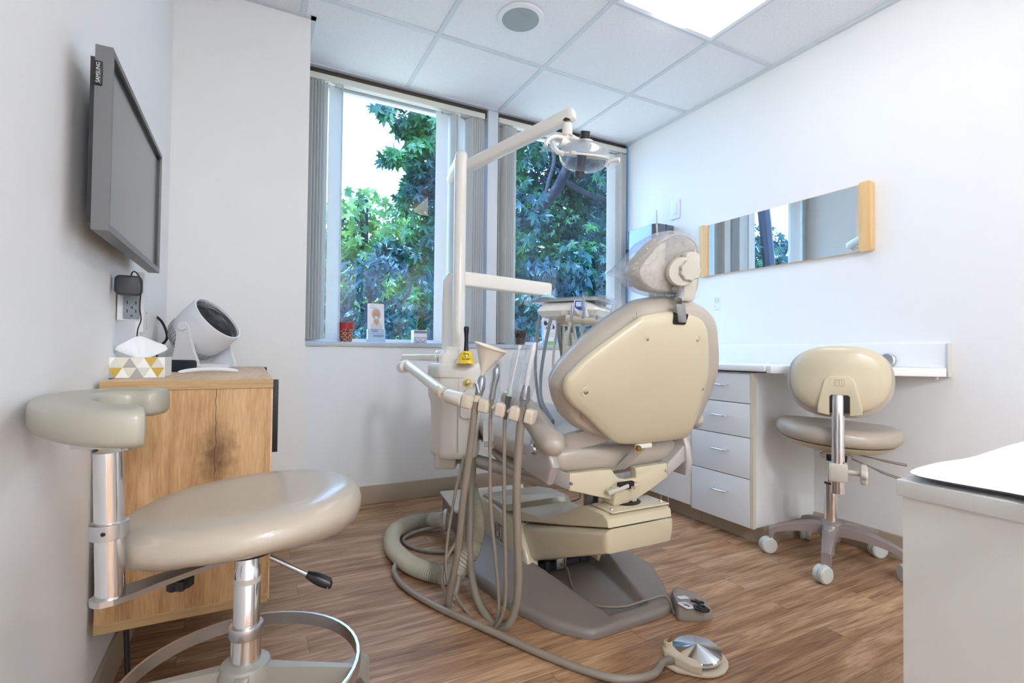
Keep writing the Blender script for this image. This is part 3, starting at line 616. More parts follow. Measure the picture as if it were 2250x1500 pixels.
# tissue box
P0 = W(235, 831, 'z', CZ1); 
tb = thing('tissue_box', 'tissue box with a yellow and grey triangle pattern', 'tissue box', P0)
P0.z = CZ1 + .0005
e1 = (RH + FH * .53).normalized(); e2 = Z.cross(e1).normalized(); wdt = .120
ft = frame(P0, e1, e2); dd = .125; hh = .052
prism('box', [(0, 0), (wdt, 0), (wdt + .001, dd), (0, dd)], 0, hh, mat('tissue_box_card', (238, 236, 226), .45), tb, ft, bev=.001, seg=1)
# printed triangles on the front and the end
def tri_print(parent, mtx, wd, hg, seed):
    rnd = random.Random(seed); cols = [(232, 228, 208), (250, 250, 248), (176, 176, 172), (224, 224, 214), (212, 176, 70), (238, 234, 220)]
    mats = [mat('print_%d' % i, c, .4) for i, c in enumerate(cols)]
    bb = bmesh.new(); n = 4; cw = wd / n; rows = 2; ch = hg / rows
    seq = [[2, 4, 1, 0, 2, 3, 1, 4, 0], [1, 3, 0, 2, 5, 1, 4, 3, 1]]
    for r in range(rows):
        for i in range(2 * n + 1):
            x0 = (i - 1) * cw / 2; up = (i + r) % 2 == 0
            pts = [(x0, r * ch), (x0 + cw, r * ch), (x0 + cw / 2, (r + 1) * ch)] if up else [(x0 + cw / 2, r * ch), (x0 + cw, (r + 1) * ch), (x0, (r + 1) * ch)]
            pts = [(min(max(a, 0), wd), b_) for a, b_ in pts]
            if len({p[0] for p in pts}) < 2: continue
            k = seq[r % 2][i % 9]; vv = [bb.verts.new(mtx @ V((a, b_, 0))) for a, b_ in pts]
            try: bb.faces.new(vv).material_index = k
            except Exception: pass
    o_ = bmo('printed_pattern', bb, mats[0], parent, smooth=False)
    for mm_ in mats[1:]: o_.data.materials.append(mm_)
tri_print(tb, frame(P0 - e2 * .0004 + e1 * .001, e1, Z), wdt - .002, hh, 1)
# tissue: folded pyramid of thin paper
c0 = P0 + e1 * wdt * .47 + e2 * .06 + Z * hh
rim = [(-.052, -.01, .0), (-.045, -.015, .022), (-.012, -.018, .036), (.02, -.018, .030), (.062, -.012, .026), (.064, -.004, .014), (.035, .0, .0), (.04, .02, .0), (.05, .03, .02), (.01, .03, .045), (-.02, .025, .035), (-.04, .02, .0)]
vv = []
outer = [(-.055, -.02, .012), (-.045, -.03, .028), (-.028, -.02, .040), (-.012, -.014, .052), (0, -.012, .057), (.016, -.014, .052), (.040, -.02, .040), (.062, -.02, .032), (.066, -.02, .02), (.045, -.012, .010), (.03, .012, .03), (.012, .02, .05), (-.01, .02, .05), (-.035, .014, .03)]
base_ = [(-.010, -.010, .0), (-.006, -.014, -.004), (0, -.016, -.004), (.004, -.017, -.004), (.006, -.018, -.004), (.010, -.018, -.004), (.014, -.018, -.004), (.018, -.016, -.004), (.018, -.012, -.004), (.016, -.006, -.004), (.012, .004, -.004), (.006, .006, -.004), (-.004, .006, -.004), (-.010, .002, -.004)]
midr = [((a[0] * .55 + b_[0] * .45), (a[1] + b_[1]) / 2 + (.005 if i % 2 else -.004), (a[2] + b_[2]) * .5) for i, (a, b_) in enumerate(zip(outer, base_))]
rings = [[c0 + e1 * p[0] + e2 * p[1] + Z * p[2] for p in rr] for rr in (base_, midr, outer)]
ti = loft('tissue', rings, 'tissue', tb, ang=25, cap=False); so = ti.modifiers.new('s', 'SUBSURF'); so.levels = 1; so.render_levels = 2
tt = loft('tissue', [[c0 + e1 * p[0] + e2 * p[1] + Z * p[2] for p in outer], [c0 + V((0, 0, .046)) + e1 * p[0] * .35 + e2 * p[1] * .3 for p in outer]], 'tissue', tb, ang=25, cap=True)

# smart speaker
P = D(397, 811, 1.66); P = V((P.x, P.y, CZ1))
ss = thing('smart_speaker', 'charcoal fabric smart speaker behind the tissue box', 'speaker', P)
fs_ = frame(P + V((0, .02, 0)), RH, FH)
pillow('body', rrect(.088, .05, .02, 5), [(0, .0005), (.8, .0005), (.96, .003), (1, .01), (1, .030), (.95, .036), (.8, .0385), (0, .0385)], 'fabric', ss, fs_, n=1)
# white curved remote
P = W(460, 819, 'z', CZ1); P.z = CZ1
e1 = (W(523, 815, 'z', CZ1) - W(397, 818, 'z', CZ1)); e1.z = 0; e1 = e1.normalized() * 1
pth = [P + e1 * s * .088 + Z * (.004 + .008 * (1 - s * s)) for s in [i / 10 - 1 for i in range(21)]]
tag(tube('remote_control', pth, [.0035 + .0035 * math.sqrt(max(0, 1 - (i / 10 - 1) ** 4)) for i in range(21)], 'plastw', None, 14), 'white curved remote control lying at the cabinet front', 'remote')

# ------------------------------------------------------------------ circulator fan
dF = 1.92
fan = thing('table_fan', 'white round air circulator fan tilted upward on the oak cabinet', 'fan', V((D(443, 800, dF).x, D(443, 800, dF).y, CZ1)))
fc0 = D(452, 722, dF)                                    # centre of drum
ax = (D(467, 687, dF - .0) - D(415, 748, dF + .0)); vd = (fc0 - C); vd.z = 0; vd.normalize(); ax = (vd.cross(Z) * .63 + Z * .63 - vd * .42).normalized()
s1 = ax.cross(Z).normalized(); ff = frame(fc0, s1, ax.cross(s1)); 
ff = Matrix((s1, ax.cross(s1).normalized() * 1, ax)).transposed().to_4x4(); ff.translation = fc0
R0 = .098
lathe('drum', [(R0 * .90, -.055), (R0 * .97, -.045), (R0 * 1.03, .0), (R0 * 1.03, .058), (R0 * 1.01, .064), (R0 * .95, .064), (R0 * .93, .056), (R0 * .93, -.04), (R0 * .88, -.05)], 'plastw', fan, ff, 56)
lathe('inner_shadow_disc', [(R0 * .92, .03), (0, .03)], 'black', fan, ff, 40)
gr = []
for k in range(60):
    a = 2 * PI * k / 60; pts = []
    for r in (.022, .04, .055, .07, .091):
        b_ = a + (r - .02) * 9 * (1 if r < .055 else 1) - max(0, r - .055) * 22; pts.append(ff @ V((r * math.cos(b_), r * math.sin(b_), .058 - (r / .1) ** 2 * .004)))
    gr.append((pts, .0011))
for r in (.022, .052): gr.append(([ff @ V((r * math.cos(2 * PI * k / 32), r * math.sin(2 * PI * k / 32), .058)) for k in range(33)], .0013))
tubes('front_grille', gr, 'dgrey', fan, 5)
lathe('hub_cap', [(.021, .05), (.021, .060), (.017, .063), (0, .063)], 'dgrey', fan, ff, 24)
lathe('rear_housing', [(R0 * .95, -.048), (R0 * .90, -.075), (R0 * .70, -.098), (R0 * .45, -.108), (0, -.11)], 'plastw', fan, ff, 40)
tubes('rear_grille', [([ff @ V((rr * R0 * math.cos(a), rr * R0 * math.sin(a), zz)) for rr, zz in ((.97, -.05), (.93, -.075), (.74, -.099))], .0022) for a in [2 * PI * k / 48 for k in range(48)]], 'fanrib', fan, 6)
bc = V((D(443, 800, dF).x, D(443, 800, dF).y, CZ1)); fb_ = frame(bc, RH, FH)
pillow('base', circ(.088, 20, rx=.105), [(0, .001), (.94, .001), (1, .006), (1, .014), (.9, .020), (.62, .022), (0, .022)], 'plastw', fan, fb_, n=2)
for s, xx in ((-1, D(404, 724, dF - .11)), (1, None)):
    if s == -1: top = D(403, 716, dF - .105); foot = D(408, 800, dF - .08)
    else: top = D(496, 745, dF + .10); foot = D(490, 792, dF + .07)
    foot = V((foot.x, foot.y, CZ1 + .012)); up_ = (top - foot)
    ring = []
    for (f_, w_) in ((0, .05), (.15, .046), (.4, .034), (.7, .025), (.92, .022), (1.04, .016), (1.08, .006)):
        c_ = foot + up_ * f_; ring.append([c_ + RH * (w_ * sx) + FH * (.007 * sy) for sx, sy in ((-1, -1), (1, -1), (1, 1), (-1, 1))])
    arm = loft('support_arm', ring, 'plastw', fan, ang=30)
    if s == -1: lathe('pivot_cap', [(.0, .001), (.015, .001), (.017, -.002), (.017, -.006)], 'plastw', arm, frame(top - FH * .008, RH, Z), 24)
tag(tube('charging_wire', [D(418, 797, 1.85), D(430, 796, 1.83), D(455, 797, 1.8), D(459, 803, 1.78)], .0012, 'plastw', None, 6, 5), 'fine white wire between the charcoal speaker and the white remote', 'wire')

# ================================================================== FRONT STOOL
SD = .88
Sx, Sy = (C + ray(545, 1200) * SD).x, (C + ray(545, 1200) * SD).y
st = thing('assistant_stool', 'beige padded stool with torso rest and foot ring in the left foreground', 'stool', (Sx, Sy, 0))
S0 = V((Sx, Sy, 0)); fS = frame(S0, RH, FH)
def SP(a, b_, z): return S0 + RH * a + FH * b_ + Z * z
ptsS = [(.188 * math.cos(t_), .185 * math.sin(t_)) for t_ in [2 * PI * k / 20 for k in range(20)]]
def warpS(v):
    z = v.z
    if z < .605: z += (.605 - z) * (.50 * max(0, min(1, .35 - v.y / .185)) * max(.25, min(1, 1 + v.x / .22)))
    return V((v.x, v.y, z + (.014 * v.x / .2) + .006 * v.y / .2))
pillow('seat', ptsS, [(0, .525), (.5, .527), (.74, .533), (.86, .543), (.95, .559), (1.0, .580), (1.005, .596), (.985, .611), (.94, .622), (.85, .629), (.65, .630), (.35, .626), (0, .624)], 'vinyl', st, fS, n=3, warp=warpS, ang=80)
lathe('gas_column', [(.021, .352), (.021, .500), (.0185, .503), (.0185, .535)], 'chrome', st, Matrix.Translation(S0), 32)
lathe('column_collar', [(.0215, .385), (.0265, .385), (.0275, .388), (.0275, .402), (.0265, .405), (.0215, .405)], 'chromed', st, Matrix.Translation(S0 + V((0, 0, -.0))), 32)
lathe('column_sleeve', [(.0185, .478), (.0225, .478), (.0225, .484), (.0205, .488)], 'knob', st, Matrix.Translation(S0), 32)
lathe('lower_column', [(.0245, .19), (.0245, .385)], 'chrome', st, Matrix.Translation(S0), 32)
lathe('swivel_plate', [(.0, .528), (.045, .530), (.048, .545), (0, .546)], 'blackm', st, Matrix.Translation(S0), 24)
# ring with spokes
RZ, RR = .318, .188
hub = lathe('ring_hub', [(.024, .24), (.042, .245), (.045, .26), (.043, .325), (.038, .34), (.026, .344)], 'greyf', st, Matrix.Translation(S0), 32)
rg = []
for k in range(49):
    a = 2 * PI * k / 48; rg.append([SP((RR + dr_) * math.cos(a), (RR + dr_) * math.sin(a), RZ + dz) for dr_, dz in ((-.003, -.012), (.003, -.012), (.004, -.008), (.004, .010), (.002, .012), (-.003, .012))])
loft('foot_ring', rg, 'chromed', st, ang=40, cap=False)
for k in range(3):
    a = math.radians((4, 200, 290)[k]); d_ = V((math.cos(a), math.sin(a), 0)); n_ = V((-math.sin(a), math.cos(a), 0))
    r_ = []
    for f_, wz, hz0, hz1 in ((.038, .013, .245, .335), (.08, .010, .265, .333), (.14, .008, .29, .330), (.187, .007, .300, .326)):
        r_.append([(S0 + RH * (d_.x * f_ + n_.x * w_) + FH * (d_.y * f_ + n_.y * w_) + Z * z_) for w_, z_ in ((-wz, hz0), (wz, hz0), (wz * .8, hz1), (-wz * .8, hz1))])
    loft('spoke', r_, 'greyf', st, ang=30)
# star base
lathe('base_hub', [(.03, .06), (.05, .065), (.052, .13), (.04, .155), (.026, .16)], 'greyf', st, Matrix.Translation(S0), 32)
lathe('base_column', [(.026, .15), (.026, .25)], 'chromed', st, Matrix.Translation(S0), 24)
def star_leg(parent, O, a, rmax, h_in, h_out, w_in, w_out, th, mt_, caster_mt, cr_=.03, e=(RH, FH), arch=.02):
    d_ = (e[0] * math.cos(a) + e[1] * math.sin(a)); n_ = Z.cross(d_); r_ = []
    for i in range(9):
        f_ = i / 8; rr = .03 + (rmax - .03) * f_; h_ = h_in + (h_out - h_in) * f_ + arch * math.sin(PI * f_); w_ = w_in + (w_out - w_in) * f_; tk = th * (1 - .45 * f_)
        if i == 8: tk = th * 1.3
        c_ = O + d_ * rr; r_.append([c_ + n_ * (w_ * sx) + Z * (h_ - tk * k_) for sx, k_ in ((-1, 1), (-.95, .12), (-.7, 0), (.7, 0), (.95, .12), (1, 1))])
    lg = loft('leg', r_, mt_, parent, ang=35)
    if caster_mt:
        ce = O + d_ * (rmax - .012); 
        sw = random.Random(int(a * 100)).uniform(-1, 1); wd_ = (d_ * math.cos(sw) + n_ * math.sin(sw)); ax_ = Z.cross(wd_)
        cp = ce + wd_ * .018; cp.z = cr_
        ca = lathe('caster', [(0, -.022), (cr_ * .85, -.022), (cr_, -.017), (cr_, -.004), (cr_ * .9, -.002), (cr_ * .9, .002), (cr_, .004), (cr_, .017), (cr_ * .85, .022), (0, .022)], caster_mt, parent, frame(cp, wd_, Z) @ Matrix.Rotation(0, 4, 'X'), 28)
        tube('caster_stem', [ce + Z * (cr_ * 1.2), ce + Z * (h_out - th * .9)], .006, 'chromed', ca, 10)
        tube('caster_hood', [cp + Z * cr_ * .55 - wd_ * .006, V((ce.x, ce.y, cr_ * 1.7))], cr_ * .5, caster_mt, ca, 12)
    return lg
for k in range(5): star_leg(st, S0, math.radians(74 + 72 * k), .315 if k in (1, 2) else .375, .165, .140, .022, .016, .06, 'greyf', 'caster', .03)
# lever
lv = tube('lever_rod', [SP(.03, .02, .512), SP(.10, .03, .474)], .0045, 'chromed', st, 10)
tube('lever_grip', [SP(.092, .029, .478), SP(.104, .031, .472), SP(.118, .033, .465), SP(.130, .035, .459)], [.006, .0095, .011, .0098], 'black', lv, 16, rnd=0)
lathe('grip_end', [(.0098, 0), (.008, .004), (0, .0065)], 'black', lv, frame(SP(.130, .035, .459), Z.cross(SP(.130, .035, .459) - SP(.118, .033, .465)), Z) @ Matrix.Rotation(0, 4, 'X'), 16)
# post, bracket and torso rest
pd = .70
pb, ptp = D(243, 1316, pd), D(238, 992, pd)
tube('rest_post', [pb, ptp], .0172, 'chrome', st, 28)
f0, f1 = .42, .53
tube('post_collar', [pb.lerp(ptp, f0), pb.lerp(ptp, f0 + .005), pb.lerp(ptp, f1 - .005), pb.lerp(ptp, f1)], [.0205, .0225, .0225, .0205], 'chromed', st, 28)
lathe('collar_hole', [(0, .0), (.0028, .0), (.0028, -.002)], 'black', st, frame(pb.lerp(ptp, .475) - FH * .0222 + RH * .008, RH, Z) , 12)
pe = SP(-.03, -.03, .530); pu = pb + Z * .004
dr_ = (pe - pu); dr_.z = 0; dn = Z.cross(dr_.normalized())
rr_ = []
for f_, w_ in ((-.13, .004), (-.11, .013), (-.04, .020), (.1, .0215), (.3, .017), (.6, .016), (1, .016)):
    c_ = pu.lerp(pe, f_) if f_ > 0 else pu + dr_.normalized() * (f_ * .18)
    rr_.append([c_ + dn * (w_ * sx) + Z * zz for sx, zz in ((-1, -.006), (1, -.006), (1, .002), (-1, .002))])
loft('bracket_arm', rr_, 'chromed', st, ang=25)
kp = SP(-.105, -.02, .485)
lathe('bracket_knob', [(0, -.012), (.014, -.012), (.018, -.008), (.018, .006), (.008, .008), (.006, .02), (0, .02)], 'black', st, Matrix.Translation(kp), 40, lobes=5, la=.18)
# torso rest: C-shaped pad
zt = .752; tcn = [D(316, 950, .675), D(270, 975, .665), D(205, 960, .685), D(150, 940, .735), D(133, 920, .80), D(155, 900, .87), D(215, 893, .93), D(290, 893, .97), D(362, 890, .985)]
cl = cr([V((p.x, p.y, 0)) for p in tcn], 6); n = len(cl); rings = []
for i, p in enumerate(cl):
    tg = (cl[min(i + 1, n - 1)] - cl[max(i - 1, 0)]).normalized(); nn = Z.cross(tg); f_ = i / (n - 1)
    w_ = .036 * (1 + .12 * math.sin(PI * f_)); e_ = min(f_, 1 - f_) * (n - 1); w_ *= (1, .9, .97)[0]
    k_ = {0: .62, 1: .88}.get(int(min(i, n - 1 - i)), 1)
    hh_ = .0265 * (.75 if k_ < .7 else (.94 if k_ < .9 else 1)); ring = []
    for q in range(20):
        a = 2 * PI * q / 20; ca_, sa_ = math.cos(a), math.sin(a); ex = .55
        ring.append(p + nn * (w_ * k_ * math.copysign(abs(ca_) ** ex, ca_)) + Z * (zt + .0265 + hh_ * math.copysign(abs(sa_) ** ex, sa_)))
    rings.append(ring)
loft('torso_rest', rings, 'vinylg', st, ang=70)
boxes('rest_plate', [((-.034, -.022, -.006), (.034, .022, .0)), ((-.032, -.006, -.010), (-.022, .004, 0)), ((.022, -.006, -.010), (.032, .004, 0))], 'chromed', st, 0, frame(V((ptp.x, ptp.y, zt - .001)), RH, FH))

# ================================================================== RIGHT WALL
mr = thing('wall_mirror', 'long horizontal mirror with bamboo ends on the right wall', 'mirror', (XR, 1.755, 1.36))
my0, my1, mz0, mz1 = 1.262, 2.246, 1.360, 1.672
prism('bamboo_end', rrect(.052, mz1 - mz0 + .01, .012, cx=0, cy=0), 0, .034, 'bamboo', mr, frame((XR, my0 + .026, (mz0 + mz1) / 2), (0, -1, 0), Z), bev=.003)
prism('bamboo_end', rrect(.052, mz1 - mz0 + .01, .012), 0, .034, 'bamboo', mr, frame((XR, my1 - .026, (mz0 + mz1) / 2), (0, -1, 0), Z), bev=.003)
box('backing_board', (XR - .016, my0 + .05, mz0), (XR, my1 - .05, mz1), 'bamboo', mr)
meshobj('mirror_glass', [(XR - .0165, my0 + .052, mz0 + .001), (XR - .0165, my1 - .052, mz0 + .001), (XR - .0165, my1 - .052, mz1 - .001), (XR - .0165, my0 + .052, mz1 - .001)], [(0, 1, 2, 3)], 'mirror', mr)
def plate(name, label, cat, y0, y1, z0, z1, rock):
    t_ = thing(name, label, cat, (XR, (y0 + y1) / 2, z0))
    f_ = frame((XR, (y0 + y1) / 2, (z0 + z1) / 2), (0, -1, 0), Z)
    prism('plate', rrect(y1 - y0, z1 - z0, .004), 0, .007, 'plastw', t_, f_, bev=.002)
    if rock: prism('rocker', rrect(.034, .066, .002), .006, .010, 'plastw', t_, f_, bev=.001)
    return t_
plate('light_switch', 'white rocker light switch, the higher and nearer of the two wall plates', 'switch', 2.430, 2.512, 1.778, 1.905, True)
plate('blank_wall_plate', 'white blank plate just above the towel dispenser', 'wall plate', 2.648, 2.728, 1.757, 1.884, False)
# towel dispenser
td = thing('towel_dispenser', 'stainless steel paper towel dispenser on the right wall by the window', 'dispenser', (XR, 2.63, 1.35))
y0, y1, z0, z1 = 2.487, 2.785, 1.352, 1.738
def tdp(x_in, r): 
    o = [(XR - .001, y0), (XR - .001, y1)]
    for k in range(7): a = PI / 2 * k / 6; o.append((XR - x_in + r - r * math.sin(a), y1 - r + r * math.cos(a)))
    for k in range(7): a = PI / 2 * k / 6; o.append((XR - x_in + r - r * math.cos(a), y0 + r - r * math.sin(a)))
    return o
prism('cover', tdp(.16, .045), z0 + .05, z1, 'steel', td, bev=.003)
prism('base_tray', tdp(.157, .044), z0, z0 + .05, 'black', td, bev=.003)
box('side_seam', (XR - .070, y0 - .0008, z0 + .05), (XR - .066, y0 + .004, z1 + .001), 'black', td)
box('lock_tab', (XR - .16 - .006, y1 - .01, z0 + .05), (XR - .14, y1 + .012, z0 + .26), 'dgrey', td)
box('towel_slot', (XR - .13, y0 + .06, z0 - .012), (XR - .06, y1 - .06, z0 + .002), 'plastw', td)
# caution sign
cs = thing('caution_sign', 'yellow and navy caution sign on the wall behind the headrest', 'sign', (XR, 2.6, 1.1))
fsn = frame((XR - .003, 2.585, 1.228), (0, -1, 0), Z)
prism('sheet', rrect(.275, .20, .004), -.003, 0, 'cauty', cs, fsn)
hb = prism('header_band', rrect(.262, .075, .003, cy=.056), -.001, .0006, 'cautn', cs, fsn)
text('lettering', 'CAUTION', .058, fsn @ Matrix.Translation((0, .056, .0008)), 'cauty', hb)
# small sticker: circle and tiny lines, no code
stk = thing('wall_sticker', 'small white sticker with a ringed logo on the right wall under the mirror', 'sticker', (XR, 2.13, 1.143))
fq = frame((XR - .001, 2.132, 1.185), (0, -1, 0), Z)
prism('sheet', rrect(.052, .084, .002), -.001, 0, 'paper', stk, fq)
tube('logo_ring', [fq @ V((.014 * math.cos(a), .020 + .014 * math.sin(a), .0004)) for a in [2 * PI * k / 24 for k in range(25)]], .0007, 'pblue', stk, 5)
boxes('tiny_print', [((-.007, .021, 0), (.007, .0225, .0004)), ((-.006, .017, 0), (.006, .0185, .0004)), ((-.02, -.016, 0), (-.011, -.014, .0004)), ((-.02, -.020, 0), (-.012, -.018, .0004)), ((-.022, -.037, 0), (.022, -.0355, .0004))], 'pgrey', stk, 0, fq)

# counter with splash
CT = .835
ct = thing('countertop', 'long white laminate countertop with backsplash, tapering at its near end', 'countertop', (2.3, 1.9, .8))
xf = 2.028
prism('worktop', [(xf, 1.470), (xf, YW - .002), (XR, YW - .002), (XR, 1.470)], .803, CT, 'counter', ct, bev=.008)
prism('desk_wing', [(xf + .004, 1.440), (xf + .012, 1.466), (XR, 1.466), (XR, .985), (XR - .018, .985), (xf + .03, 1.415)], .798, CT - .002, 'counter', ct, bev=.003)
box('backsplash', (XR - .02, .987, CT - .003), (XR, YW - .002, CT + .102), 'counter', ct, bev=.004)
box('end_cap', (XR - .026, .983, .797), (XR, .990, CT + .100), 'white2', ct, bev=.002)
for y_ in (1.40, 1.02): box('bracket_tab', (XR - .03 if y_ < 1.1 else xf + .05, y_, .786), (XR - .02 if y_ < 1.1 else xf + .06, y_ + .006, .80), 'plastw', ct)
tag(lathe('cable_grommet', [(0, 0), (.026, 0), (.030, .004), (.030, .02), (.026, .024), (0, .024)], 'chromed', None, frame((XR - .021, 1.195, .862), (0, -1, 0), Z), 32), 'round silver disc fitting on the white backsplash behind the right stool', 'fitting')
# drawer cabinet
dc = thing('drawer_cabinet', 'white four-drawer base cabinet under the counter', 'cabinet', (2.28, 1.72, 0))
ya, yb = 1.540, 1.903
box('body', (2.068, ya + .002, .085), (XR, yb - .002, .796), 'white', dc)
box('edge_band', (2.050, ya - .001, .083), (2.069, ya + .016, .796), 'edge', dc)
box('toe_kick', (2.125, ya + .002, 0), (XR, yb - .002, .086), 'base', dc)
zz = [.104, .305, .494, .652, .792]
def handle(parent, x, yc, zc, ln=.084):
    p = [V((x, yc - ln / 2, zc)), V((x - .018, yc - ln / 2 + .002, zc)), V((x - .024, yc - ln / 2 + .010, zc)), V((x - .024, yc + ln / 2 - .010, zc)), V((x - .018, yc + ln / 2 - .002, zc)), V((x, yc + ln / 2, zc))]
    return tube('handle', p, .0042, 'chrome', parent, 10, 3)
for i in range(4):
    d = box('drawer', (2.048, ya + .018, zz[i] + (.002 if i else -.02)), (2.067, yb - .003, zz[i + 1] - .002), 'white', dc, bev=.001)
    handle(d, 2.048, 1.715, (.222, .42, .585, .733)[i])
dc2 = thing('base_cabinet', 'white base cabinet behind the patient chair, under the far counter', 'cabinet', (2.28, 2.3, 0))
box('body', (2.068, yb + .001, .095), (XR - .001, YW - .012, .796), 'white', dc2)
box('toe_kick', (2.125, yb + .001, 0), (XR - .001, YW - .012, .096), 'base', dc2)
box('edge_band', (2.050, yb + .0015, .093), (2.069, yb + .008, .796), 'edge', dc2)
for i in range(2):
    d = box('door', (2.048, yb + .010 + .52 * i, .095), (2.067, yb + .525 + .52 * i, .79), 'white', dc2, bev=.001)
    handle(d, 2.048, yb + .06 + .93 * i, .70)
fp = thing('sink_foot_control', 'chrome foot control rods hanging under the far base cabinet', 'foot control', (2.06, 2.12, 0))
for i, (u1, v1, u2, v2) in enumerate(((1490, 1093, 1488, 1118), (1508, 1100, 1505, 1122))):
    y_ = (2.155, 2.10)[i]; x_ = 2.085
    tube('rod', [V((x_, y_, .094)), V((x_, y_, .035)), V((x_ - .012, y_, .022)), V((x_ - .05, y_ + .002, .02))], .005, 'chrome', fp, 10, 4)
    box('pedal', (x_ - .085, y_ - .022, .012), (x_ - .035, y_ + .022, .022), 'chrome', fp, bev=.003)

# ------------------------------------------------------------------ right stool
K0 = V((2.225, 1.295, 0)); 
vk = (K0 - C); vk.z = 0; vk.normalize(); hk = vk.cross(Z); hk.normalize(); 
rs_ = thing('operator_stool', 'cream shell operator stool with a backrest, under the counter', 'stool', K0)
for (px, py) in ((1815, 1281), (1690, 1212), (1768, 1185), (1938, 1224), (2010, 1262)):
    g_ = W(px, py, 'z', 0) if px < 1900 else (V((2.452, 1.235, 0)) if px < 2000 else V((2.30, 1.045, 0)))
    dv = g_ - K0; star_leg(rs_, K0, math.atan2(dv.y, dv.x), min(dv.length + .0, .262), .165, .115, .030, .017, .045, 'greyp', 'caster', .034, (X, Y), .012)
lathe('hub', [(.026, .085), (.034, .09), (.046, .12), (.048, .150), (.040, .168), (.030, .174)], 'greyp', rs_, Matrix.Translation(K0), 28)
lathe('column_foot', [(.019, .035), (.019, .09)], 'chromed', rs_, Matrix.Translation(K0), 24)
lathe('gas_column', [(.0255, .165), (.0255, .330), (.022, .332)], 'chrome', rs_, Matrix.Translation(K0), 32)
lathe('column_ring', [(.022, .328), (.026, .331), (.022, .336)], 'black', rs_, Matrix.Translation(K0), 32)
lathe('inner_column', [(.016, .33), (.016, .46)], 'chrome', rs_, Matrix.Translation(K0), 24)
fk = frame(K0 + hk * .02, hk, vk)
def KP(a, b_, z): return K0 + hk * (a + .018) + vk * b_ + Z * z
sp_ = [(.232 * math.cos(t_) * (1 + .04 * math.sin(t_)), .205 * math.sin(t_)) for t_ in [2 * PI * k / 20 for k in range(20)]]
def warpK(v): return V((v.x, v.y, v.z + .030 * (v.x / .26) ** 2 * 0 + (-.012 * v.x / .26) + .016 * abs(v.x / .26) ** 3))
pillow('seat', sp_, [(0, .512), (.82, .514), (.93, .519), (.99, .532), (1.0, .548), (.985, .566), (.94, .580), (.86, .588), (.7, .587), (.4, .578), (0, .574)], 'vinyl', rs_, fk, n=3, warp=warpK, ang=80)
pillow('seat_shell', sp_, [(0, .478), (.5, .480), (.72, .487), (.84, .500), (.90, .514), (0, .515)], 'creamd', rs_, fk, n=3, warp=warpK, ang=60)
boxes('tilt_mechanism', [((-.05, -.09, .452), (-.038, .05, .482)), ((.038, -.09, .452), (.05, .05, .482)), ((-.05, -.095, .470), (.05, .05, .480)), ((-.075, -.05, .474), (.075, -.03, .481))], 'knob', rs_, .002, fk)
tube('pivot_bolt', [KP(-.058, -.07, .462), KP(.058, -.07, .462)], .008, 'chromed', rs_, 14)
boxes('mechanism_core', [((-.036, -.08, .44), (.036, .04, .470))], 'black', rs_, .003, fk)
for (a0, z0_, a1, z1_) in ((.06, .472, .235, .452), (.05, .452, .225, .392)):
    tube('lever', [KP(a0, -.03, z0_), KP(a0 + (a1 - a0) * .4, -.05, z0_ * .6 + z1_ * .4), KP(a0 + (a1 - a0) * .6, -.055, z0_ * .35 + z1_ * .65), KP(a1, -.06, z1_)], [.006, .006, .012, .013], 'greyp', rs_, 12, 0, .4)
# backrest post
PB = KP(.006, -.225, 0)
def pz(v): return C.z + (770 - v) / FPX * (PB - C).dot(FW)
tube('back_post', [PB + Z * .345, PB + Z * .70, PB + Z * .722 + vk * .004], .0225, 'chrome', rs_, 24)
fcl = frame(PB, hk, vk)
boxes('post_clamp', [((-.032, -.032, .392), (.032, .034, .462)), ((-.020, .03, .400), (.020, .17, .455))], 'knob', rs_, .008, fcl)
lathe('clamp_rivet', [(0, -.033), (.009, -.033), (.010, -.031)], 'knob', rs_, fcl @ Matrix.Translation((0, 0, .43)) @ Matrix.Rotation(-PI / 2, 4, 'X') @ Matrix.Rotation(PI, 4, 'X'), 16)
tube('knob_stem', [PB + hk * .03 + Z * .43, PB + hk * .078 + Z * .428], .010, 'knob', rs_, 14)
lathe('clamp_knob', [(0, 0), (.034, .0), (.037, .004), (.037, .016), (.030, .022), (0, .022)], 'knob', rs_, frame(PB + hk * .072 + Z * .428, vk, Z) , 48, lobes=6, la=.1)
fbk = frame(PB + Z * .782 + vk * .036 + hk * .004, hk, Z)      # normal = hk x Z  -> points to the camera (-vk)
bo = [(.174 * math.copysign(abs(math.cos(t_)) ** .72, math.cos(t_)) * (1 - .06 * (math.sin(t_) < 0) * abs(math.sin(t_))), .136 * math.copysign(abs(math.sin(t_)) ** .82, math.sin(t_))) for t_ in [2 * PI * k / 28 for k in range(28)]]
def warpB(v): return V((v.x, v.y, v.z - 1.1 * v.x ** 2))
pillow('back_cushion', [(x * 1.055, y_ * 1.04 - .008) for x, y_ in bo], [(0, -.075), (.7, -.073), (.9, -.065), (.985, -.045), (1, -.02), (.985, .002), (.95, .008), (0, .008)], 'vinylc', rs_, fbk, n=3, warp=warpB, ang=80)
pillow('back_shell', [(x * .985, y_ * .965 + .004) for x, y_ in bo], [(.97, .0), (1, .008), (.985, .020), (.93, .030), (.8, .038), (.5, .043), (0, .044)], 'cream', rs_, fbk, n=3, warp=warpB, ang=80)
cv = [(-.072, -.128), (-.072, -.10), (-.050, .0), (-.040, .012), (-.028, .018), (.028, .018), (.040, .012), (.050, .0), (.074, -.10), (.074, -.128), (.034, -.136), (.034, -.062), (.028, -.056), (-.026, -.056), (-.032, -.062), (-.032, -.136)]
cp_ = prism('shell_cover', cv, .030, .047, 'cream', rs_, fbk, bev=.003, both=False)
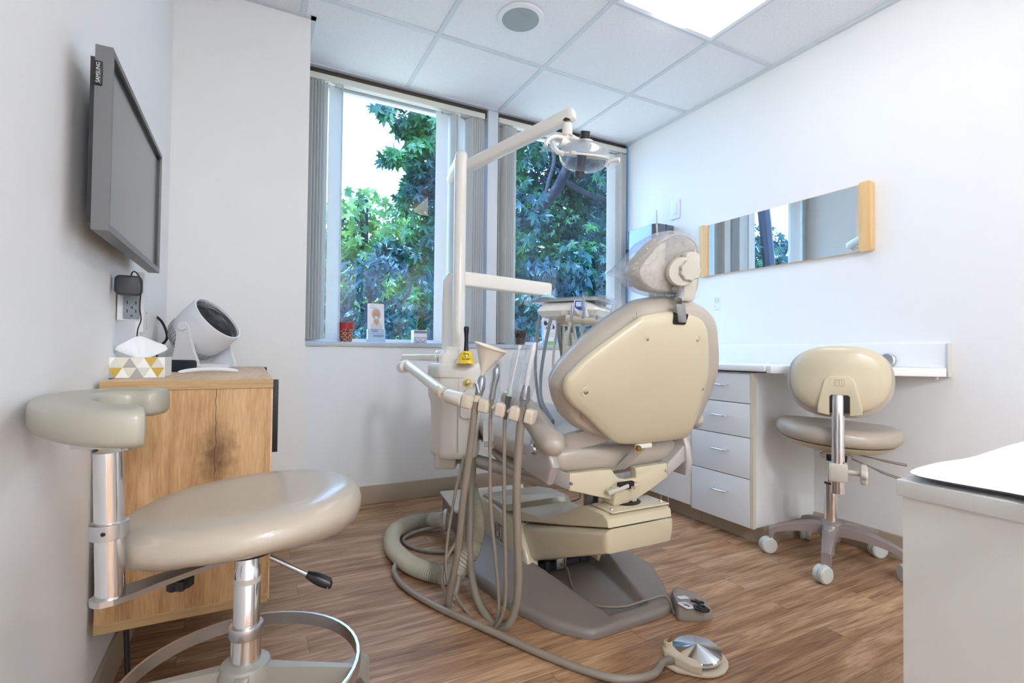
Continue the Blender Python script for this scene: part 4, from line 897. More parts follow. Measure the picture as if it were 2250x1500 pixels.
box('post_recess', (-.032, -.125, .034), (.034, -.056, .0445), 'black', rs_, mtx=fbk)
# engraved emblem on the shell cover
def emblem(parent, mtx, s, mt_='creamd'):
    ls = []
    rr = rrect(1.25 * s, 1.0 * s, .12 * s, 3); ls.append(([mtx @ V((x, y_, 0)) for x, y_ in rr + rr[:1]], .012 * s * 1.6))
    ls.append(([mtx @ V((-.28 * s + .15 * s * math.cos(a), .25 * s + .15 * s * math.sin(a), 0)) for a in [2 * PI * k / 16 for k in range(17)]], .018 * s))
    ls.append(([mtx @ V((-.28 * s + .23 * s * math.cos(a), -.17 * s + .23 * s * math.sin(a), 0)) for a in [2 * PI * k / 18 for k in range(19)]], .018 * s))
    ls.append(([mtx @ V((x * s, y_ * s, 0)) for x, y_ in ((-.08, .46), (.0, .42), (.04, .3), (.04, -.25), (.12, -.42), (.25, -.48))], .018 * s))
    ls.append(([mtx @ V((x * s, y_ * s, 0)) for x, y_ in ((.02, .46), (.2, .42), (.32, .25), (.34, -.2), (.36, -.36), (.48, -.42))], .018 * s))
    return tubes('engraved_emblem', ls, mt_, parent, 5)
M['engrave'] = mat('engraved_line', (150, 136, 110), .6)
emblem(cp_, fbk @ Matrix.Translation((0, -.008, .0472)), .026, 'engrave')

# ------------------------------------------------------------------ near white cabinet and papers
NZ = .70; nd = .746
Pn = D(1968, 1050, nd); nx, ny = Pn.x, Pn.y
nc = thing('white_cabinet', 'white cabinet cut off by the right edge of the photo, closest to the viewer', 'cabinet', (nx + .3, ny - .3, 0))
box('top_slab', (nx, ny - .75, NZ - .024), (nx + .62, ny, NZ), 'white2', nc, bev=.0015)
box('body', (nx + .006, ny - .744, .05), (nx + .614, ny - .006, NZ - .024), 'white2', nc)
box('plinth', (nx + .02, ny - .73, 0), (nx + .6, ny - .03, .05), 'base', nc)
def PN(u, v, z): return W(u, v, 'z', z)
out = [(2004, 1030), (2060, 1014), (2130, 1003), (2190, 985), (2250, 968), (2420, 930), (2500, 1000), (2420, 1125), (2250, 1086), (2150, 1068), (2060, 1052), (2012, 1041)]
grp = 'loose sheets of paper stacked on the near white cabinet'
for k in range(5):
    z = NZ + .0004 + k * .0009
    pts = []
    for (u, v) in out:
        p = PN(u, v, NZ + .012); c_ = PN(2250, 1030, NZ + .012)
        s_ = 1 - .018 * (4 - k); p = V((c_.x + (p.x - c_.x) * s_ + .002 * math.sin(k * 2), c_.y + (p.y - c_.y) * s_ + .0015 * math.cos(k * 3), 0)); pts.append(p)
    P_ = cr(pts, 4, True); n = len(P_); cc = sum(P_, V((0, 0, 0))) / n; rings = []
    for s_, h_ in ((0, .0), (.5, .0005), (.85, .003), (1, .0045 + .0004 * k)):
        rings.append([V((cc.x + (p.x - cc.x) * s_, cc.y + (p.y - cc.y) * s_, z + h_)) for p in P_])
    o = loft('paper_sheet', rings, 'paper', None, ang=80, cap=False)
    tag(o, ('bottom', 'second lowest', 'middle', 'second from top', 'topmost')[k] + ' white sheet in the stack on the near white cabinet', 'paper', grp)

# ================================================================== DENTAL CHAIR
CX = 1.112
ch = thing('dental_chair', 'beige patient chair seen from behind in the middle of the room', 'dental chair', (CX, 1.7, 0))
# floor base plate with outer slopes and recessed middle
def G(u, v, z=0): return W(u, v, 'z', z)
ol0 = [(.948, 1.262), (1.289, 1.272), (1.372, 1.392), (1.470, 1.562), (1.462, 1.84), (1.40, 2.22), (.86, 2.22), (.762, 1.90), (.800, 1.542), (.868, 1.352)]
ol = []
for i in range(len(ol0)):                      # tight rounded corners
    p, a_, b_ = V((*ol0[i], 0)), V((*ol0[i - 1], 0)), V((*ol0[(i + 1) % len(ol0)], 0))
    ra = min(.035, (a_ - p).length * .35); rb = min(.035, (b_ - p).length * .35); A_, B_ = p + (a_ - p).normalized() * ra, p + (b_ - p).normalized() * rb
    for k in range(5): t_ = k / 4; ol.append(A_ * (1 - t_) ** 2 + p * 2 * t_ * (1 - t_) + B_ * t_ * t_)
dn_ = []
for i in range(len(ol)):
    p, q = ol[i], ol[(i + 1) % len(ol)]; m_ = max(1, int((q - p).length / .012))
    for k in range(m_): dn_.append(p.lerp(q, k / m_))
P_ = dn_
cB = V((1.115, 1.74, 0)); rings = []
for ins, z in ((0, .002), (0, .014), (.006, .022), (.02, .028)): rings.append([V((p.x + (cB.x - p.x) * ins, p.y + (cB.y - p.y) * ins, z)) for p in P_])
def hgt(x, y_):
    f_ = max(0, min(1, (y_ - 1.29) / .38)); xl = 1.055 - .085 * f_; xr = 1.205 + .10 * f_
    rise = .030 + .055 * f_
    if xl < x < xr and y_ > 1.31:
        e_ = min((x - xl) / (.012 + .03 * f_), (xr - x) / (.012 + .03 * f_), (y_ - 1.31) / .03); e_ = max(0, min(1, e_))
        return rise * (1 - e_) + .014 * e_
    if x <= xl: return .028 + (rise - .028) * max(0, 1 - (xl - x) / (.23 - .02 * f_))
    return .028 + (rise - .028) * max(0, 1 - (x - xr) / .17)
for k in range(1, 60):
    ins = .02 + .97 * k / 60; r_ = []
    for p in P_:
        q = V((p.x + (cB.x - p.x) * ins, p.y + (cB.y - p.y) * ins, 0)); q.z = hgt(q.x, q.y); r_.append(q)
    rings.append(r_)
loft('floor_base', rings, 'greyb', ch, ang=50)
# housing
HX0, HX1, HY0, HY1 = .945, 1.297, 1.665, 2.12
hz0 = .045
def cheek(name, x0, x1):
    pts = [(HY0 + .0, hz0 - .01), (HY0 + .005, .082), (HY0 + .10, .20), (HY0 + .30, .222), (HY1, .222), (HY1 + .03, .15), (HY1 + .03, 0.03), (HY0 + .06, hz0 - .01)]
    return prism(name, pts, 0, x1 - x0, 'cream', ch, frame((x0, 0, 0), Y, Z), bev=.010)
lc = cheek('housing_cheek', HX0, HX0 + .05); rc = cheek('housing_cheek', HX1 - .03, HX1)
emblem(lc, frame((HX0 - .0008, HY0 + .245, .125), (0, -1, 0), Z), .065, 'pdark')
prism('housing_top', [(HY0 + .10, .150), (HY0 + .12, .208), (HY0 + .30, .226), (HY1 + .02, .226), (HY1 + .02, .15)], 0, HX1 - HX0 - .09, 'olive', ch, frame((HX0 + .055, 0, 0), Y, Z), bev=.006)
prism('housing_lid', [(HY0 + .20, .222), (HY0 + .22, .244), (HY1 - .03, .240), (HY1 + .0, .222)], 0, HX1 - HX0 - .03, 'olive', ch, frame((HX0 + .010, 0, 0), Y, Z), bev=.006)
boxes('lift_mechanism', [((HX0 + .05, HY0 + .10, .03), (HX1 - .03, HY0 + .2, .13)), ((HX0 + .06, HY0 + .04, .025), (HX1 - .04, HY0 + .06, .05)), ((HX0 + .09, HY0 + .02, .03), (HX0 + .11, HY0 + .10, .065)), ((HX1 - .09, HY0 + .03, .03), (HX1 - .07, HY0 + .10, .075))], 'dgrey', ch, .003)
tube('lift_motor', [V((HX0 + .07, HY0 + .08, .085)), V((HX0 + .18, HY0 + .06, .075))], .028, 'creamd', ch, 20)
jp = boxes('cord_jack', [((1.075, HY0 + .005, .035), (1.11, HY0 + .012, .075)), ((1.115, HY0 + .005, .045), (1.120, HY0 + .012, .08))], 'chromed', ch, .001)
# parallel lift arm, climbing towards the viewer
def sect(y_, z0_, z1_, x0, x1): return [(x0, y_, z0_), (x1, y_, z0_), (x1, y_, z1_), (x0, y_, z1_)]
AX0, AX1 = .972, 1.246
def armpart(name, pts, mt_, bev=.012, x0=AX0, x1=AX1, sd=None):
    return prism(name, pts, 0, x1 - x0, mt_, ch, frame((x0, 0, 0), Y, Z), bev=bev, seg=4)
armpart('lift_arm_lower_cover', [(1.235, .268), (1.228, .300), (1.228, .345), (1.45, .285), (1.82, .180), (1.84, .11), (1.78, .075), (1.70, .075)], 'cream', .022, AX0 - .004, AX1 + .004)
armpart('lift_arm_upper_cover', [(1.232, .348), (1.236, .372), (1.262, .384), (1.36, .382), (1.44, .345), (1.62, .262), (1.84, .236), (1.86, .185), (1.5, .275)], 'cream', .006, AX0 + .006, AX1 - .006)
pp_ = prism('front_cover_plate', [(-.118, 0), (.118, 0), (.118, .105), (-.118, .105)], 0, .006, 'cream', ch, frame((CX + .005, 1.240, .3845), X, Y), bev=.003)
for sx in (-.098, .108): lathe('screw', [(0, .004), (.005, .004), (.0065, .001), (.0065, -.001)], 'chrome', ch, Matrix.Translation((CX + sx, 1.262 if sx < 0 else 1.262, .3905)), 14)
# pivot
lathe('pivot_post', [(.055, .380), (.058, .386), (.058, .392), (.05, .395), (.04, .396), (.04, .44)], 'blackm', ch, Matrix.Translation((CX, 1.325, 0)), 36)
tube('pivot_pipe', [V((CX - .06, 1.42, .34)), V((CX - .06, 1.42, .43))], .026, 'zinc', ch, 16)
# seat frame wing plate facing the viewer
FY = 1.300
def FP(u, v, y_=FY): p = W(u, v, 'y', y_); return (p.x, p.z)
wing = [FP(*q) for q in ((1252, 1041), (1310, 1034), (1345, 1031), (1350, 1040), (1360, 1050), (1376, 1053), (1398, 1050), (1398, 1040), (1396, 1028), (1430, 1022), (1466, 1017), (1467, 1048), (1430, 1076), (1396, 1098), (1376, 1103), (1340, 1097), (1290, 1086), (1252, 1078))]
wp_ = prism('seat_frame_cover', [(x, z) for x, z in wing], -.03, .0, 'cream', ch, frame((0, FY, 0), X, Z), bev=.004)
nk = hexa('latch_neck', [V((FP(1343, 1098)[0], FY - .012, .40 - .01)), V((FP(1394, 1098)[0], FY - .012, .40 - .01)), V((FP(1394, 1098)[0], FY + .05, .39)), V((FP(1343, 1098)[0], FY + .05, .39)), V((FP(1340, 1062)[0], FY - .030, .455)), V((FP(1397, 1058)[0], FY - .030, .458)), V((FP(1397, 1058)[0], FY + .05, .458)), V((FP(1340, 1062)[0], FY + .05, .455))], 'cream', ch, .006)
q0, q1 = FP(1362, 1063, FY - .034), FP(1392, 1075, FY - .034)
box('latch_slot', (q0[0], FY - .034, q1[1] + .004), (q1[0] + .003, FY - .020, q0[1] + .002), 'black', ch)
lp = D(1385, 1070, (V((q1[0], FY - .03, .45)) - C).dot(FW))
dlp = (lp - C).dot(FW); lva, lvb = D(1380, 1066, dlp - .01), D(1334, 1083, dlp - .035); lvt = (lvb - lva).normalized(); lvn = lvt.cross(Z).normalized(); lvu = lvn.cross(lvt).normalized()
loft('release_lever', [[lva.lerp(lvb, f_) + (lvn * x + lvu * y_) * s_ for x, y_ in rrect(.020, .015, .004, 3)] for f_, s_ in ((0, .7), (.02, .8), (.3, .95), (.96, 1.05), (1, .8))], 'knob', ch, ang=40)
lathe('lever_bolt', [(0, 0), (.006, 0), (.006, .01), (0, .01)], 'chrome', ch, frame(lp + V((-.004, -.024, .004)), Z, X), 12)
for (u, v) in ((1256, 1062), (1463, 1034)):
    p = FP(u, v, FY - .002); lathe('screw', [(0, .0045), (.0045, .004), (.006, .001), (.006, -.002)], 'chrome', ch, frame((p[0], FY - .0005, p[1]), X, Z), 14)
# side arms of the seat frame (grey)
def sidearm(name, x_in, x_out, pts, th):
    pass
# left: horizontal leg from wing plate outwards, then upright fork plate facing left
LX = .822
lz = FP(1252, 1060)[1]
def yz(u, v, x_): p = W(u, v, 'x', x_); return (p.y, p.z)
lp_ = [yz(*q, LX) for q in ((1200, 1066), (1152, 1037), (1148, 1025), (1156, 990), (1165, 958), (1173, 945), (1182, 941), (1194, 946), (1206, 957), (1209, 975), (1207, 1005), (1215, 1028))]
la_ = prism('side_arm_plate', lp_, 0, .030, 'grey', ch, frame((LX, 0, 0), Y, Z), bev=.010)
xw0 = FP(1252, 1060)[0]
zb0, zt0 = FP(1252, 1079)[1], FP(1252, 1041)[1]; q1_, q2_ = W(1168, 1044, 'x', LX + .004), W(1205, 1024, 'x', LX + .02)
hexa('side_arm', [V((LX + .004, q1_.y, q1_.z)), V((xw0, FY, zb0)), V((xw0, FY + .06, zb0)), V((LX + .004, q1_.y + .09, q1_.z + .01)),
                  V((LX + .004, q1_.y + .01, q1_.z + .055)), V((xw0, FY, zt0)), V((xw0, FY + .06, zt0)), V((LX + .004, q1_.y + .10, q1_.z + .065))], 'grey', ch, .006)
pc_ = yz(1173, 986, LX)
lathe('pivot_cap', [(0, .010), (.012, .010), (.0165, .005), (.0175, -.002)], 'chromed', ch, frame((LX, pc_[0], pc_[1]), (0, -1, 0), Z), 24)
RX = 2 * CX - LX
rp_ = prism('side_arm_plate', [(1.30, .45), (1.29, .50), (1.30, .56), (1.33, .62), (1.40, .655), (1.44, .62), (1.43, .50), (1.40, .45)], 0, .030, 'grey', ch, frame((RX - .030, 0, 0), Y, Z), bev=.010)
xw1 = FP(1467, 1040)[0]
zb1, zt1 = FP(1467, 1049)[1], FP(1467, 1018)[1]; q3_ = W(1516, 1004, 'x', RX - .004)
hexa('side_arm', [V((xw1, FY, zb1)), V((RX - .004, q3_.y, q3_.z)), V((RX - .004, q3_.y + .09, q3_.z + .01)), V((xw1, FY + .06, zb1)),
                  V((xw1, FY, zt1)), V((RX - .004, q3_.y + .005, q3_.z + .060)), V((RX - .004, q3_.y + .10, q3_.z + .07)), V((xw1, FY + .06, zt1))], 'grey', ch, .006)
# seat cushion running on to the leg rest
def secu(y_, zt, th, hw, dip=0.0, cx=CX):
    r_ = []
    for q in range(28):
        a = 2 * PI * q / 28; ca_, sa_ = math.cos(a), math.sin(a); x = math.copysign(abs(ca_) ** .6, ca_) * hw; zf_ = math.copysign(abs(sa_) ** .7, sa_)
        z = zt - th / 2 + zf_ * th / 2 - (dip * (1 - (x / hw) ** 2) if sa_ > 0 else -dip * .2)
        r_.append(V((cx + x, y_, z)))
    return r_
S_ = [(1.325, .580, .05, .18), (1.335, .592, .098, .245), (1.36, .602, .125, .272), (1.42, .606, .132, .282), (1.52, .602, .130, .285), (1.68, .592, .122, .285), (1.82, .590, .11, .275), (1.98, .625, .095, .262), (2.15, .645, .085, .25), (2.38, .635, .08, .235), (2.60, .610, .075, .215), (2.70, .595, .06, .18), (2.72, .585, .02, .12)]
sc_ = loft('seat_cushion', [secu(a, b_, c_, d_, .018) for a, b_, c_, d_ in S_], 'vinylc', ch, ang=80)
S2 = [(1.45, .475, .03, .20), (1.62, .472, .045, .24), (1.80, .492, .05, .245), (1.95, .538, .05, .24), (2.12, .566, .05, .23), (2.36, .562, .04, .21), (2.58, .542, .03, .19)]
loft('seat_shell', [secu(a, b_, c_, d_) for a, b_, c_, d_ in S2], 'grey', ch, ang=60)
# left armrest pads: long tapering vinyl pads
def armrest(sx, pts, rad, label=None):
    P_ = cr(pts, 5); n = len(P_); 
    r_ = [rad * (math.sin(min(1, (i + .35) / 4) * PI / 2)) * (math.sin(min(1, (n - 1 - i + .35) / 4) * PI / 2)) * (1 - .22 * i / n) for i in range(n)]
    return tube('armrest', P_, r_, 'vinylc', ch, 24, 0, 1.0)
armrest(-1, [V((.842, 1.295, .588)), V((.842, 1.36, .606)), V((.838, 1.43, .650)), V((.832, 1.51, .695)), V((.828, 1.58, .712)), V((.826, 1.64, .712))], .043)
armrest(1, [V((1.425, 1.275, .640)), V((1.428, 1.35, .655)), V((1.43, 1.46, .69)), V((1.43, 1.60, .715)), V((1.43, 1.66, .718))], .038)
for (x_, y_) in ((.835, 1.37), (1.410, 1.38)): tube('armrest_post', [V((x_, y_ + .01, .575)), V((x_, y_ + .02, .62))], .014, 'grey', ch, 14)
# back: plane leaning towards the viewer
B0, B1 = V((CX, 1.257, .59)), V((CX, 1.074, 1.043))
eU = (B1 - B0).normalized(); nB = X.cross(eU)            # points towards the viewer
if nB.y > 0: nB = -nB
fB = Matrix((X, eU, X.cross(eU))).transposed().to_4x4(); fB.translation = B0
sgn = 1 if X.cross(eU).y < 0 else -1
fBi = fB.inverted()
def BP(u, v, off=0): q = fBi @ WP(u, v, B0 + nB * off, nB); return (q.x, q.y)
shell = [BP(*q) for q in ((1241, 860), (1245, 838), (1262, 817), (1300, 780), (1350, 742), (1400, 706), (1418, 695), (1448, 689), (1478, 686), (1510, 690), (1538, 699), (1550, 712), (1556, 735), (1558, 775), (1558, 815), (1552, 850), (1540, 892), (1524, 940), (1512, 958), (1495, 965), (1450, 971), (1400, 976), (1365, 976), (1345, 970), (1318, 946), (1283, 912), (1252, 885))]
cush = [BP(*q, off=-.07) for q in ((1212, 855), (1218, 832), (1240, 798), (1286, 750), (1335, 710), (1385, 677), (1414, 662), (1465, 654), (1516, 661), (1546, 679), (1560, 706), (1565, 760), (1564, 800), (1554, 838), (1538, 880), (1512, 925), (1450, 950), (1370, 965), (1300, 950), (1247, 926), (1222, 892))]
print('SHELL x range', min(p[0] for p in shell), max(p[0] for p in shell), 'CUSH', min(p[0] for p in cush), max(p[0] for p in cush), 'y', min(p[1] for p in cush), max(p[1] for p in cush))
s_ = sgn
bc_ = pillow('back_cushion', cush, [(0, s_ * -.105), (.7, s_ * -.120), (.86, s_ * -.125), (.96, s_ * -.115), (1.0, s_ * -.085), (1.0, s_ * -.055), (.97, s_ * -.032), (.92, s_ * -.020), (.80, s_ * -.012), (0, s_ * -.012)], 'vinylc', ch, fB, n=4, ang=80)
bs_ = pillow('back_shell', shell, [(.98, s_ * -.022), (1, s_ * -.012), (.997, s_ * -.004), (.985, s_ * .002), (.96, s_ * .006), (.85, s_ * .012), (.5, s_ * .020), (0, s_ * .022)], 'cream', ch, fB, n=4, ang=80)
for (u, v) in ((1421, 744), (1531, 746), (1288, 860), (1545, 855)):
    q = BP(u, v, .012); o_ = .013 if u != 1545 else .006
    ds = lathe('screw_dimple', [(0, 0), (.010, .0), (.0145, .0012), (.016, .0)], 'cream', bs_, fB @ Matrix.Translation((q[0], q[1], s_ * o_)) @ (Matrix.Rotation(0, 4, 'X') if s_ > 0 else Matrix.Rotation(PI, 4, 'X')), 24)
    lathe('screw', [(0, .006), (.004, .0055), (.0055, .003), (.0055, 0)], 'chrome', bs_, fB @ Matrix.Translation((q[0], q[1], s_ * o_)) @ (Matrix.Rotation(0, 4, 'X') if s_ > 0 else Matrix.Rotation(PI, 4, 'X')), 14)
# seam mark in the vinyl, rust streak
tube('vinyl_seam', [fB @ V((*BP(1388 + a, 690 + b_, -.02), s_ * -.016)) for a, b_ in ((0, 6), (5, 8), (9, 2), (8, -6))], .0007, 'engrave', bc_, 6, 3)
tube('rust_streak', [fB @ V((*BP(1273 + a, 905 + b_, .0), s_ * .004)) for a, b_ in ((0, 0), (1, 7), (3, 13), (7, 19))], [.0006, .0014, .0012, .0004], 'rust', bs_, 6)
# link arms to the back
hexa('back_link', [V((LX + .03, 1.43, .535)), V((1.02, 1.30, .60)), V((1.02, 1.275, .60)), V((LX + .03, 1.40, .535)), V((LX + .03, 1.43, .60)), V((1.0, 1.30, .655)), V((1.0, 1.27, .655)), V((LX + .03, 1.40, .60))], 'grey', ch, .008)
hexa('back_link', [V((RX - .03, 1.43, .535)), V((1.21, 1.30, .60)), V((1.21, 1.275, .60)), V((RX - .03, 1.40, .535)), V((RX - .03, 1.43, .60)), V((1.23, 1.30, .655)), V((1.23, 1.27, .655)), V((RX - .03, 1.40, .60))], 'grey', ch, .008)
a_ = W(1408, 982, 'y', 1.262); b_ = W(1362, 1030, 'y', 1.335)
rr_ = []
sdv = X * .021
loft('back_strut', [[p + sdv * sx + nB * .004 * sy for sx, sy in ((-1, -1), (1, -1), (1, 1), (-1, 1))] for p in (a_, a_.lerp(b_, .6), b_, b_ + V((-.03, .03, -.01)))], 'grey', ch, ang=30)
pb_ = W(1405, 984, 'y', 1.250)
boxes('strut_bracket', [((-.018, -.008, -.008), (.045, .008, .008))], 'unit', ch, .004, Matrix.Translation(pb_ + V((.012, .01, .004))))
lathe('strut_bolt', [(0, .008), (.008, .008), (.0095, .005), (.0095, 0)], 'amber', ch, frame(pb_ + V((-.006, .0, .0)), X, Z), 18)
# headrest
H0 = V((CX, 1.125, 1.15)); hU = V((0, -.16, 1)).normalized(); hN = V((0, -1, -.16)).normalized()
fH = Matrix((X, hU, X.cross(hU))).transposed().to_4x4(); fH.translation = H0; hs = 1 if X.cross(hU).y < 0 else -1; fHi = fH.inverted()
def HP(u, v, off=0): q = fHi @ WP(u, v, H0 + hN * off, hN); return (q.x, q.y)
hp = [HP(*q, off=-.01) for q in ((1390, 600), (1397, 580), (1430, 540), (1448, 526), (1485, 513), (1508, 517), (1522, 528), (1529, 545), (1532, 590), (1530, 632), (1522, 646), (1490, 648), (1433, 643), (1412, 634), (1397, 618))]
pd_ = pillow('headrest_pad', hp, [(0, hs * -.075), (.7, hs * -.075), (.88, hs * -.068), (.98, hs * -.05), (1, hs * -.025), (.985, hs * -.008), (.93, hs * .004), (.90, hs * .0)], 'vinylc', ch, fH, n=4, ang=80)
pillow('headrest_board', hp, [(.90, hs * -.01), (.895, hs * .003), (.86, hs * .006), (0, hs * .006)], 'knob', ch, fH, n=4, ang=50)
kb = HP(1510, 597, .045)
def HM(u, v, off):
    q = HP(u, v, off); p = fH @ V((q[0], q[1], hs * off)); tw = Matrix.Translation(p) @ Matrix.Rotation(math.radians(-24), 4, 'Z') @ Matrix.Translation(-p)
    return tw @ HM0(q, off)
def HM0(q, off): return fH @ Matrix.Translation((q[0], q[1], hs * off)) @ (Matrix.Identity(4) if hs > 0 else Matrix.Rotation(PI, 4, 'X'))
q_ = HP(1507, 600, .02)
prism('knob_housing', rrect(.060, .150, .02, cx=q_[0] + .012, cy=q_[1] - .01), hs * .004, hs * .034, 'knob', ch, fH, bev=.008)
lathe('knob_bearing', [(.041, -.035), (.043, -.03), (.043, -.004), (.040, 0), (0, 0)], 'knob', ch, HM(1500, 597, .048), 36)
lathe('headrest_knob', [(.027, -.002), (.0315, .0), (.0315, .010), (.028, .016), (.0, .0175)], 'knob', ch, HM(1514, 594, .052), 64, lobes=9, la=.055)
ba, bb = fH @ V((*HP(1494, 636, .04), hs * .04)), fB @ V((*BP(1496, 668, .01), s_ * .0))
bt = fB @ V((*BP(1490, 704, .0), s_ * .016))
tube('headrest_rod', [ba + hN * -.02, ba, ba.lerp(bb, .45) + nB * .006, bb + Z * .008], .0125, 'chromed', ch, 18, 5)
hexa('headrest_bar', [bt - X * .017 - nB * .004, bt + X * .017 - nB * .004, bt + X * .017 + nB * .004, bt - X * .017 + nB * .004, bb - X * .019 - nB * .004, bb + X * .019 - nB * .004, bb + X * .019 + nB * .010, bb - X * .019 + nB * .010], 'zinc', ch, .002)
bsl = BP(1494, 700, .01); prism('bar_slot', rrect(.05, .034, .006, cx=bsl[0], cy=bsl[1]), s_ * .0, s_ * .0145, 'black', ch, fB)

# clear plastic cover pulled over the headrest
fcv = thing('headrest_cover', 'crumpled clear plastic cover pulled over the headrest', 'plastic cover', H0)
cvo = [HP(*q, off=0) for q in ((1364, 606), (1380, 588), (1410, 556), (1440, 526), (1480, 508), (1512, 514), (1528, 530), (1533, 552), (1520, 562), (1500, 566), (1488, 578), (1478, 600), (1474, 640), (1470, 652), (1430, 648), (1400, 628), (1386, 612))]
def warpH(v):
    k_ = math.sin(v.x * 190 + v.y * 60) * .0025 + math.sin(v.y * 230 - v.x * 90) * .002; return V((v.x, v.y, v.z + k_))
pillow('film', cvo, [(.9, hs * -.085), (1.0, hs * -.06), (1.03, hs * -.03), (1.01, hs * .0), (.97, hs * .012), (.88, hs * .018), (.75, hs * .014), (.62, hs * .017), (.5, hs * .012)], 'filmh', fcv, fH, n=6, warp=warpH, ang=20).visible_shadow = True
cr2 = [HP(*q, off=.02) for q in ((1476, 520), (1505, 518), (1526, 532), (1530, 550), (1512, 556), (1494, 562), (1478, 574), (1466, 566), (1470, 545))]
pillow('gathered_film', cr2, [(1, hs * .004), (1.02, hs * .012), (.8, hs * .022), (.5, hs * .015), (.2, hs * .024)], 'filmg', fcv, fH, n=6, warp=warpH, ang=15)

# ================================================================== DELIVERY UNIT
UD = 2.1
U0 = D(1001, 800, UD)
du = thing('dental_unit', 'cream dental unit with a tall post standing left of the patient chair', 'dental unit', (U0.x, U0.y, .44))
def UP_(u, v, d=UD): return D(u, v, d)
fU = frame(V((U0.x, U0.y, 0)), RH, FH)     # local x = right, y = away, z = up
ulat = lambda u, d=UD: (u - 1001) / FPX * d
def zU(u, v, d=UD): return D(u, v, d).z
zt_, zb_ = zU(1000, 828), zU(1000, 1000); ztop = zU(1000, 797)
hw = ulat(1061)
poly = [(-hw * 1.02, .06), (-hw * 1.02, .01), (-.055, -.085), (.02, -.095), (hw * .98, -.07), (hw, .08), (.03, .14), (-.08, .12)]
def spoly(sc, k=1): return [(x * sc, (y_ - .02) * sc + .02) for x, y_ in poly]
def rpoly(pts, r=.018):
    o = []
    for i in range(len(pts)):
        p, a, b_ = V((*pts[i], 0)), V((*pts[i - 1], 0)), V((*pts[(i + 1) % len(pts)], 0)); A_, B_ = p + (a - p).normalized() * r, p + (b_ - p).normalized() * r
        for k in range(4): t_ = k / 3; q = A_ * (1 - t_) ** 2 + p * 2 * t_ * (1 - t_) + B_ * t_ * t_; o.append((q.x, q.y))
    return o
def ushape(name, lst, mt_, r=.018):
    rings = []
    for sc, z in lst: rings.append([fU @ V((x, y_, z)) for x, y_ in rpoly(spoly(sc), r)])
    return loft(name, rings, mt_, du, ang=40)
zm = zU(1000, 880)
ushape('body', [(.80, zb_), (.87, zb_ + .008), (.90, zb_ + .025), (.90, zm - .03), (.93, zm), (1, zm + .02), (1, zt_ - .002), (.985, zt_)], 'unit')
ushape('top_cap', [(1.0, zt_), (1.03, zt_ + .003), (1.03, ztop - .020), (1.00, ztop - .006), (.94, ztop), (.5, ztop)], 'unit')
boxes('body_seam', [((-.002 + .025, -.0955, zb_ + .03), (-.001 + .025, -.080, zt_))], 'knob', du, 0, fU)
mp_ = prism('connector_panel', rrect(.075, .17, .018, cx=.066, cy=(zm + .10 + zb_) / 2 + .085), 0.0, .012, 'unit', du, Matrix.Translation((0, 0, 0)) @ fU @ Matrix(((1, 0, 0, 0), (0, 0, -1, -.078), (0, 1, 0, 0), (0, 0, 0, 1))), bev=.006)
jq = D(1028, 840, UD - .10)
lathe('valve_ring', [(.014, 0), (.0155, .003), (.013, .006), (.0, .006)], 'yellow', mp_, frame(jq, RH, Z), 24)
lathe('valve', [(.009, .004), (.009, .010), (.0065, .013), (.0065, .020), (.004, .021), (.004, .014), (0, .014)], 'chrome', mp_, frame(jq, RH, Z), 20)
lathe('valve', [(.009, .0), (.009, .012), (.0065, .015), (.0, .016)], 'chrome', mp_, frame(D(1047, 842, UD - .10), RH, Z), 20)
lathe('side_knob', [(.028, -.01), (.03, .0), (.026, .012), (.0, .014)], 'unit', du, frame(D(1034, 868, UD - .10), RH, Z), 28)
box('underside_box', (-.075, -.05, zb_ - .045), (.01, .06, zb_ + .01), 'knob', du, .006, 3, fU)
lathe('overflow_bottle', [(0, 0), (.02, .001), (.024, .01), (.024, .07), (.02, .075), (0, .075)], 'green2', du, Matrix.Translation(D(966, 1000, UD + .03) + V((0, 0, -.02))), 20)
# post and its foot
pw = ulat(1021) - ulat(994); pr_ = pw / 2 * 1.0
Pc = D(1007, 790, UD); Pt = D(1010, 352, UD); Pc.z = ztop - .01; Pt.x, Pt.y = Pc.x, Pc.y
ptube = tube('light_post', [Pc, Pt, Pt + Z * .020 + FH * .006, Pt + Z * .032 + FH * .022, Pt + Z * .036 + FH * .045, Pt.lerp(D(993, 394, 2.38), .6) + Z * .012, D(993, 394, 2.38)], pr_, 'unit', du, 28, 0)
ft_ = frame(V((Pc.x, Pc.y, 0)), RH, FH)
loft('post_foot', [[ft_ @ V((x * s_ - .018, y_ * s_, z)) for x, y_ in rrect(.125, .10, .03, 4)] for s_, z in ((1.0, ztop), (1.0, ztop + .022), (.93, ztop + .036), (.74, ztop + .046), (.66, ztop + .058), (.64, ztop + .066), (.5, ztop + .068))], 'unit', du, ang=50)
# shorter rear column for the tray arm
Rc = D(983, 770, UD + .10); 
rcp = [(Rc.x, Rc.y, ztop - .01), (Rc.x, Rc.y, zU(983, 650, UD + .10)), (D(985, 618, UD + .1).x, D(985, 618, UD + .1).y, D(985, 618, UD + .1).z), tuple(D(995, 602, UD + .1))]
tube('tray_column', rcp, [.026, .026, .024, .019], 'unit', du, 24)
lathe('column_base', [(.040, -.002), (.043, .006), (.043, .030), (.034, .040), (.02, .042)], 'unit', du, Matrix.Translation(V((Rc.x, Rc.y, 0)) - RH * .012 + Z * (ztop + .012)), 28)
lathe('column_gap', [(.03, 0), (.03, .014)], 'black', du, Matrix.Translation(V((Rc.x, Rc.y, 0)) - RH * .012 + Z * (ztop - .001)), 24)
